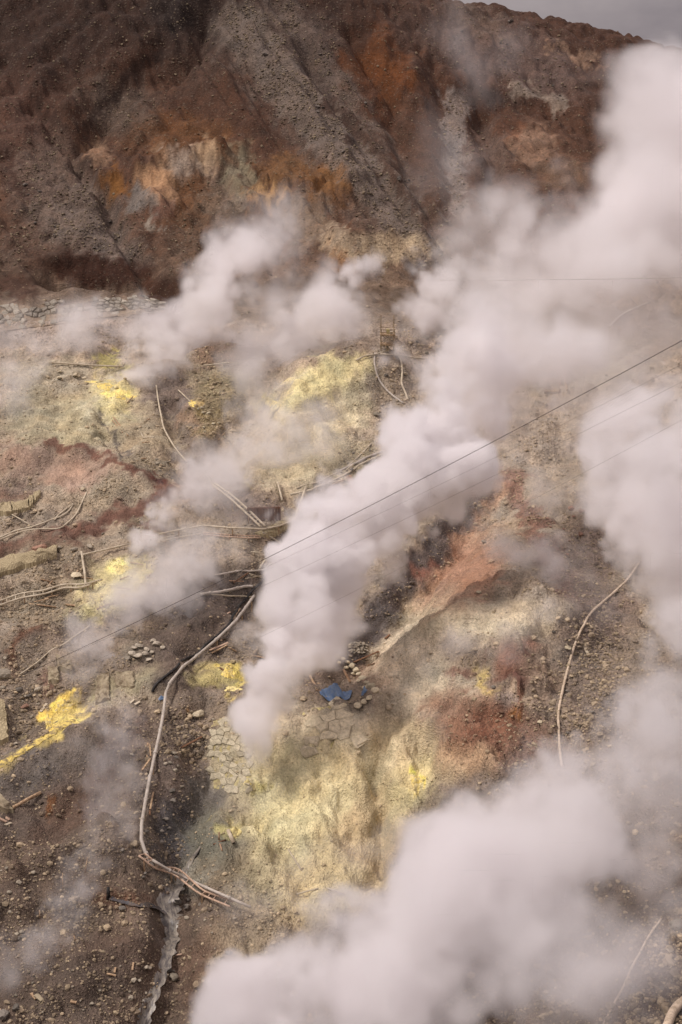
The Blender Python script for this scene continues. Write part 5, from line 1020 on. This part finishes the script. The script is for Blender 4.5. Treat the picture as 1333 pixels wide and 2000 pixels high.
auto(14, [(1060, 980), (1120, 960), (1180, 1120), (1090, 1090)], 5, 10, 'reddish rock on the slope left of the right-hand cloud', 'reddish slope rocks', M_BOULDERR, 16)
auto(12, [(320, 1590), (350, 1590), (340, 1690), (310, 1680)], 6, 11, 'dark wet rock in the stream bed beside the grey pipe', 'stream bed rocks', M_BOULDERD, 17)
auto(12, [(1230, 1830), (1333, 1800), (1333, 1960), (1200, 1980)], 5, 12, 'dark stone on the brown slope at lower right', 'lower right stones', M_BOULDERD, 18)

# ---------------------------------------------------------------- steam
def noise3(sh, cell, seed):                        # smooth random field on a regular grid (cubic spline of a coarse lattice)
    r = np.random.default_rng(seed); cell = max(cell, 1.01); taps = []
    for n in sh:
        x = np.arange(n) / cell + r.random(); i = np.floor(x).astype(int); f = (x - i).astype(np.float32)
        taps.append((i, [(1 - f) ** 3 / 6, (3 * f ** 3 - 6 * f ** 2 + 4) / 6, (-3 * f ** 3 + 3 * f ** 2 + 3 * f + 1) / 6, f ** 3 / 6]))
    L = r.standard_normal([int(t[0].max()) + 4 for t in taps], dtype=np.float32)
    for ax in (2, 1, 0):
        i, w = taps[ax]; shp = [1, 1, 1]; shp[ax] = -1
        if L.shape[ax] <= 40:
            Mx = np.zeros((len(i), L.shape[ax]), np.float32)
            for k in range(4): Mx[np.arange(len(i)), i + k] += w[k]
            if ax == 2: L = L @ Mx.T
            elif ax == 1: L = np.matmul(Mx[None], L)
            else: L = (Mx @ L.reshape(L.shape[0], -1)).reshape(len(i), L.shape[1], L.shape[2])
        else:
            out = np.take(L, i, axis=ax) * w[0].reshape(shp)
            for k in range(1, 4): out += np.take(L, i + k, axis=ax) * w[k].reshape(shp)
            L = out
    return L * np.float32(1.7)
def make_steam_mat():
    m = bpy.data.materials.new('steam'); m.use_nodes = True; nt = m.node_tree; nt.nodes.clear()
    out = nt.nodes.new('ShaderNodeOutputMaterial'); pv = nt.nodes.new('ShaderNodeVolumePrincipled')
    nt.links.new(pv.outputs[0], out.inputs['Volume'])
    pv.inputs['Color'].default_value = (0.997, 0.984, 0.987, 1); pv.inputs['Density'].default_value = 1.0; pv.inputs['Anisotropy'].default_value = 0.25
    return m
M_STEAM = make_steam_mat()
def volume_object(name, D, lo, h):
    """A mesh of grid points that carries the steam's thickness; its modifier turns the points into the volume."""
    nx, ny, nz = D.shape
    me = bpy.data.meshes.new(name); me.vertices.add(D.size)
    g = np.stack(np.meshgrid(*[np.arange(n) * h for n in D.shape], indexing='ij'), -1)
    me.vertices.foreach_set('co', g.astype(np.float32).ravel())
    put_attr(me, 'steam', 'FLOAT', D)
    me.materials.append(M_STEAM)
    o = link_obj(name, me, None, lo)
    nt = bpy.data.node_groups.new(name, 'GeometryNodeTree')
    nt.interface.new_socket('Geometry', in_out='INPUT', socket_type='NodeSocketGeometry'); nt.interface.new_socket('Geometry', in_out='OUTPUT', socket_type='NodeSocketGeometry')
    N, L = nt.nodes.new, nt.links.new
    gi, go, vc, si, na = N('NodeGroupInput'), N('NodeGroupOutput'), N('GeometryNodeVolumeCube'), N('GeometryNodeSampleIndex'), N('GeometryNodeInputNamedAttribute')
    na.data_type = 'FLOAT'; na.inputs[0].default_value = 'steam'; si.data_type = 'FLOAT'; si.domain = 'POINT'; si.clamp = True
    L(gi.outputs[0], si.inputs['Geometry']); L(na.outputs['Attribute'], si.inputs['Value'])
    pos = N('GeometryNodeInputPosition'); sca = N('ShaderNodeVectorMath'); sca.operation = 'SCALE'; sca.inputs['Scale'].default_value = 1 / h
    sep = N('ShaderNodeSeparateXYZ'); L(pos.outputs[0], sca.inputs[0]); L(sca.outputs[0], sep.inputs[0])
    def im(op, a, b):
        n = N('FunctionNodeIntegerMath'); n.operation = op
        for k, v in ((0, a), (1, b)):
            if isinstance(v, int): n.inputs[k].default_value = v
            else: L(v, n.inputs[k])
        return n.outputs[0]
    r = []
    for k in range(3):
        f = N('FunctionNodeFloatToInt'); f.rounding_mode = 'ROUND'; L(sep.outputs[k], f.inputs[0]); r.append(f.outputs[0])
    L(im('ADD', im('MULTIPLY', im('ADD', im('MULTIPLY', r[0], ny), r[1]), nz), r[2]), si.inputs['Index'])
    L(si.outputs[0], vc.inputs['Density'])
    vc.inputs['Min'].default_value = (0, 0, 0); vc.inputs['Max'].default_value = [(n - 1) * h for n in D.shape]
    for k, n in zip('XYZ', D.shape): vc.inputs['Resolution ' + k].default_value = n
    sm_ = N('GeometryNodeSetMaterial'); sm_.inputs['Material'].default_value = M_STEAM
    L(vc.outputs[0], sm_.inputs[0]); L(sm_.outputs[0], go.inputs[0])
    o.modifiers.new('steam', 'NODES').node_group = nt
    return o
def plume(label, paths, h=0.35, seed=1, billow=0.55, scale=None, base_rho=1.0, erode=0.75, kids=0):
    """paths: lists of (px, py, radius in px, distance or None = hugging the ground, density, softness)."""
    r = np.random.default_rng(seed); blobs = []
    for path in paths:
        pts = []
        for p in path:
            px, py, rp, yd, rho, soft = (list(p) + [None, 0.5, 0.6][len(p) - 3:])[:6]
            g = ground(px, py)[0]
            if yd is None:
                yd = g[1] - 0.95 * rp * g[1] / FPX - 0.3
            a, sl = ray(px, py); yd = float(yd)
            rp = rp * 1.3; pts.append([float(a) * yd, yd, float(sl) * yd, rp * math.hypot(yd, sl * yd) / FPX, rho, soft])
        pts = np.array(pts)
        if len(pts) == 1: blobs.append(pts[0]); continue
        for p0, p1 in zip(pts[:-1], pts[1:]):
            L_ = np.linalg.norm(p1[:3] - p0[:3]); n = max(1, int(L_ / (0.55 * (p0[3] + p1[3]) / 2)))
            for k in range(n):
                q = p0 + (p1 - p0) * (k / n); q = q.copy()
                q[:3] += r.normal(size=3) * q[3] * 0.28; q[3] *= r.uniform(0.72, 1.12); q[4] *= r.uniform(0.7, 1.2)
                blobs.append(q)
        blobs.append(pts[-1])
    if kids:                                       # smaller puffs budding from the big ones
        more = []
        for q in blobs:
            for _ in range(kids):
                d = r.normal(size=3); d /= np.linalg.norm(d); k = q.copy(); k[:3] += d * q[3] * r.uniform(.55, .8); k[3] *= r.uniform(.32, .5); k[5] *= .9; more.append(k)
                for _ in range(4):
                    e = d + r.normal(size=3) * .7; e /= np.linalg.norm(e); m_ = k.copy(); m_[:3] += e * k[3] * r.uniform(.6, .9); m_[3] *= r.uniform(.35, .55); more.append(m_)
        blobs = blobs + more
    B = np.array(blobs); grow = 1.65
    n_main = len(blobs) - (len(more) if kids else 0)
    lo = (B[:, :3] - grow * B[:, 3:4]).min(0); hi = (B[:, :3] + grow * B[:, 3:4]).max(0)
    sh = tuple(int(math.ceil((hi[i] - lo[i]) / h)) + 1 for i in range(3))
    if scale is None: scale = 0.8 * float(np.median(B[:len(blobs) - len(more) if kids else None, 3]))
    c = scale / h
    w = [(1.5, 0.5), (0.72, 0.42), (0.34, 0.30), (0.17, 0.2), (0.09, 0.12)]
    disp = sum(a * (np.abs(noise3(sh, c * k, seed * 13 + j)) - 0.42) for j, (k, a) in enumerate(w) if c * k > 1.2)
    disp += 0.5 * noise3(sh, c * 2.6, seed * 13 + 9)
    ero = noise3(sh, c * 0.9, seed * 13 + 10) + 0.6 * noise3(sh, c * 0.42, seed * 13 + 11) + 0.55 * noise3(sh, max(c * 0.2, 1.3), seed * 13 + 12)
    ero = np.clip(1.0 + erode * ero, 0.05, 2.2)
    wx = [noise3(sh, c * 1.1, seed * 13 + 20 + k) * 0.34 + noise3(sh, c * 0.45, seed * 13 + 40 + k) * 0.15 for k in range(3)]
    D = np.zeros(sh, np.float32)
    ax = [lo[i] + np.arange(sh[i]) * h for i in range(3)]
    for x, y, z, rad, rho, soft in B:
        s = []
        for i, p in enumerate((x, y, z)):
            s.append(slice(max(0, int((p - grow * rad - lo[i]) / h)), min(sh[i], int((p + grow * rad - lo[i]) / h) + 2)))
        s = tuple(s)
        dx = (ax[0][s[0]][:, None, None] - x) / rad + wx[0][s]; dy = (ax[1][s[1]][None, :, None] - y) / rad + wx[1][s]; dz = (ax[2][s[2]][None, None, :] - z) / rad + wx[2][s]
        d = np.sqrt(dx * dx + dy * dy + dz * dz)
        q = np.clip((1.0 + billow * disp[s] - d) / soft, 0, 1)
        D[s] = np.maximum(D[s], q * q * (3 - 2 * q) * rho)
    D *= ero * base_rho
    e = np.ones(sh, np.float32)
    for i in range(3):
        k = np.minimum(np.arange(sh[i]), sh[i] - 1 - np.arange(sh[i])); f = np.clip(k / 3, 0, 1)
        e *= f.reshape([-1 if j == i else 1 for j in range(3)])
    D *= e
    D[D < 0.003] = 0
    o = volume_object('steam_plume', D, tuple(lo), h)
    tag(o, label, 'steam', kind='stuff')
    return o
# (px, py, radius px, distance, density per metre, edge softness)
plume('thick white steam plume boiling up from the bleached hill through the middle of the valley', [
    [(506, 1484, 14, 85.5, .8, .5), (503, 1450, 24, 86, 1.2, .4), (506, 1415, 32, 86.5, 1.2, .36), (520, 1370, 38, 88, 1.2, .36), (545, 1305, 44, 89, 1.2, .36), (585, 1240, 48, 91, 1.2, .36), (620, 1180, 58, 93, 1.2, .36), (680, 1110, 66, 96, 1.2, .36), (745, 1020, 66, 100, 1.2, .36), (805, 920, 72, 104, 1.1, .36), (865, 820, 92, 108, .9, .42), (930, 730, 96, 113, .7, .55)],
    [(548, 1140, 38, 93, 1.2, .36), (605, 1105, 48, 95, 1.2, .36), (680, 1050, 50, 98, 1., .36)],
    [(540, 1340, 40, 89, .35, .8), (520, 1410, 40, 88, .2, .9)]], h=0.20, seed=3, kids=7)
plume('broad pale steam bank rolling over the right-hand ridge', [
    [(930, 730, 84, 115, .3, .6), (1000, 640, 104, 120, .32, .6), (1070, 540, 120, 126, .32, .6), (1150, 450, 108, 132, .26, .6), (1240, 370, 110, 138, .28, .6), (1320, 280, 110, 145, .26, .7), (1400, 200, 110, 150, .22, .8)],
    [(890, 560, 60, 128, .26, .8), (950, 490, 80, 134, .24, .9), (1030, 420, 80, 138, .16, .9), (1120, 560, 140, 130, .26, .9), (1250, 500, 130, 134, .17, .8), (1350, 420, 130, 138, .22, .8)],
    [(1050, 680, 110, 132, .14, 1.0), (1170, 650, 140, 134, .15, 1.0), (1290, 610, 150, 132, .2, 1.0), (1350, 760, 100, 128, .12, 1.0)], [(1040, 880, 100, 120, .10, 1.0), (1150, 800, 120, 122, .15, 1.0)]], h=0.45, seed=5, billow=0.65, kids=4)
plume('dense white steam cloud at the right edge above the cable', [
    [(1260, 1140, 40, 92, .4, .7), (1240, 1040, 60, 93, .5, .4), (1220, 910, 64, 96, .5, .4), (1235, 820, 52, 98, .45, .5)],
    [(1310, 1080, 76, 90, .4, .5), (1320, 950, 90, 92, .45, .5), (1340, 860, 84, 94, .45, .6), (1350, 1180, 86, 88, .4, .6)], [(1110, 1080, 60, 98, .05, 1.0), (1160, 1180, 60, 94, .04, 1.0)]], h=0.22, seed=7, kids=5)
plume('huge steam bank filling the lower right foreground', [
    [(450, 2060, 64, 58, .5, .5), (560, 2000, 80, 58, .7, .45), (650, 1920, 84, 60, .7, .4), (760, 1830, 86, 62, .7, .4), (860, 1730, 84, 65, .7, .4), (945, 1640, 74, 68, .6, .4), (1000, 1590, 54, 70, .5, .5)],
    [(640, 2060, 130, 56, .7, .6), (790, 1970, 120, 57, .6, .6), (900, 2000, 130, 55, .4, .8), (1000, 1890, 110, 58, .32, .8), (1090, 1980, 110, 52, .3, 1.0), (1150, 1890, 105, 52, .28, 1.0)],
    [(900, 1830, 110, 61, .6, .5), (1020, 1730, 110, 63, .6, .5), (1110, 1640, 100, 66, .4, .5), (1180, 1530, 96, 68, .34, .6), (1240, 1430, 84, 71, .32, .6), (1280, 1330, 80, 75, .32, .6), (1320, 1250, 80, 80, .4, .6)],
    [(1090, 1780, 120, 60, .34, .9), (1170, 1760, 120, 58, .34, .9), (1240, 1660, 125, 60, .34, .9), (1310, 1540, 115, 62, .24, .9), (1340, 1400, 100, 64, .24, .9)], [(460, 1800, 50, 70, .10, 1.0), (600, 1750, 60, 72, .07, 1.0), (780, 1620, 50, 74, .06, 1.0)]], h=0.17, seed=9, kids=6)
plume('thin grey steam drifting from the bright yellow vent at the left', [
    [(148, 1368, 14, None, .35, .7), (165, 1310, 30, None, .3, .7), (195, 1240, 38, None, .32, .7), (250, 1185, 52, None, .3, .7), (330, 1125, 66, None, .28, .8), (410, 1090, 54, None, .2, .9)]], h=0.16, seed=11, kids=4)
plume('small steam jet leaving the yellow mound beside the pipes', [
    [(250, 1100, 7, None, .9, .5), (266, 1065, 16, None, 1.3, .36), (290, 1032, 24, None, .7, .5), (335, 998, 32, None, .4, .7), (385, 960, 46, None, .26, .8), (440, 920, 62, None, .22, .8), (510, 870, 76, None, .2, .9), (570, 830, 70, None, .14, 1.0)]], h=0.18, seed=13, kids=5)
plume('white steam plume blowing up the wall from the upper left yellow vent', [
    [(236, 742, 16, None, .6, .5), (272, 724, 38, None, .6, .5), (330, 700, 52, None, .45, .55), (372, 640, 46, None, .4, .5), (398, 585, 44, 158, .4, .5), (428, 525, 42, 162, .34, .5), (450, 475, 34, 166, .24, .6)],
    [(300, 640, 40, None, .2, .9), (270, 615, 26, None, .14, .9)],
    [(490, 560, 56, 162, .11, .9), (540, 480, 56, 168, .07, 1.0), (570, 395, 40, 176, .06, 1.0)]], h=0.26, seed=15, kids=5)
plume('thin steam veil lying on the terrace at the left edge', [
    [(-20, 720, 76, None, .26, 1.0), (60, 690, 60, None, .26, .9), (130, 680, 44, None, .2, .9), (210, 655, 54, None, .22, .9), (280, 640, 46, None, .22, .9)], [(20, 770, 54, None, .2, 1.0), (-20, 640, 60, None, .12, 1.0)]], h=0.3, seed=17, kids=3)
plume('hazy steam round the scaffold tower on the sulphur mound', [
    [(500, 740, 50, None, .24, .9), (570, 670, 66, None, .26, .8), (635, 615, 58, 158, .26, .7), (690, 565, 48, 164, .42, .5), (712, 528, 30, 168, .32, .6)],
    [(690, 640, 40, 162, .12, 1.0), (800, 620, 44, 167, .2, .8), (830, 575, 52, 170, .6, .5), (850, 530, 44, 170, .4, .6)],
    [(480, 620, 56, 158, .09, 1.0), (560, 560, 60, 160, .08, 1.0)]], h=0.32, seed=19, kids=5)
plume('faint steam over the gully under the sulphur mound', [
    [(530, 770, 26, None, .26, .9), (500, 830, 48, None, .2, 1.0), (560, 850, 64, None, .16, 1.0), (470, 900, 56, None, .18, 1.0), (420, 980, 44, None, .12, 1.0), (480, 1010, 40, None, .10, 1.0)], [(640, 880, 60, None, .05, 1.0)]], h=0.32, seed=21)
plume('faint column of steam curling over the dark slope at the lower left', [
    [(15, 1905, 44, None, .2, .9), (75, 1860, 40, None, .22, .9), (135, 1790, 38, None, .28, .7), (150, 1715, 34, None, .34, .6), (205, 1650, 36, None, .18, .8), (240, 1570, 44, None, .14, .9), (215, 1480, 46, None, .16, .9), (190, 1400, 36, None, .18, .9)]], h=0.16, seed=23, kids=4)
plume('wisps of steam drifting over the rust-stained hill', [
    [(840, 1290, 40, None, .18, 1.0), (900, 1255, 56, None, .26, .9), (980, 1232, 56, None, .22, .9), (1050, 1222, 40, None, .12, 1.0)],
    [(970, 1080, 56, None, .2, 1.0), (1045, 1105, 54, None, .36, .7), (1080, 1140, 34, None, .2, .9)], [(855, 1370, 36, None, .15, 1.0), (840, 1450, 30, None, .08, 1.0)], [(950, 1010, 60, None, .16, 1.0), (1080, 960, 76, None, .2, 1.0)]], h=0.24, seed=25, kids=3)
plume('small grey puff beside the dark pipe in mid-valley', [
    [(478, 1275, 14, None, .3, .8), (500, 1245, 24, None, .32, .7), (525, 1205, 24, None, .2, .8)], [(540, 1550, 40, None, .06, 1.0), (470, 1560, 40, None, .10, 1.0)]], h=0.17, seed=27)
plume('faint mist trailing across the top right slope', [
    [(850, 340, 60, 196, .03, 1.0), (870, 220, 60, 205, .035, 1.0), (930, 140, 66, 212, .035, 1.0), (1000, 90, 56, 220, .025, 1.0)], [(930, 330, 56, 190, .04, 1.0), (960, 420, 66, 184, .06, 1.0)], [(1180, 180, 90, 220, .03, 1.0), (1260, 130, 80, 222, .04, 1.0)]], h=0.75, seed=29)
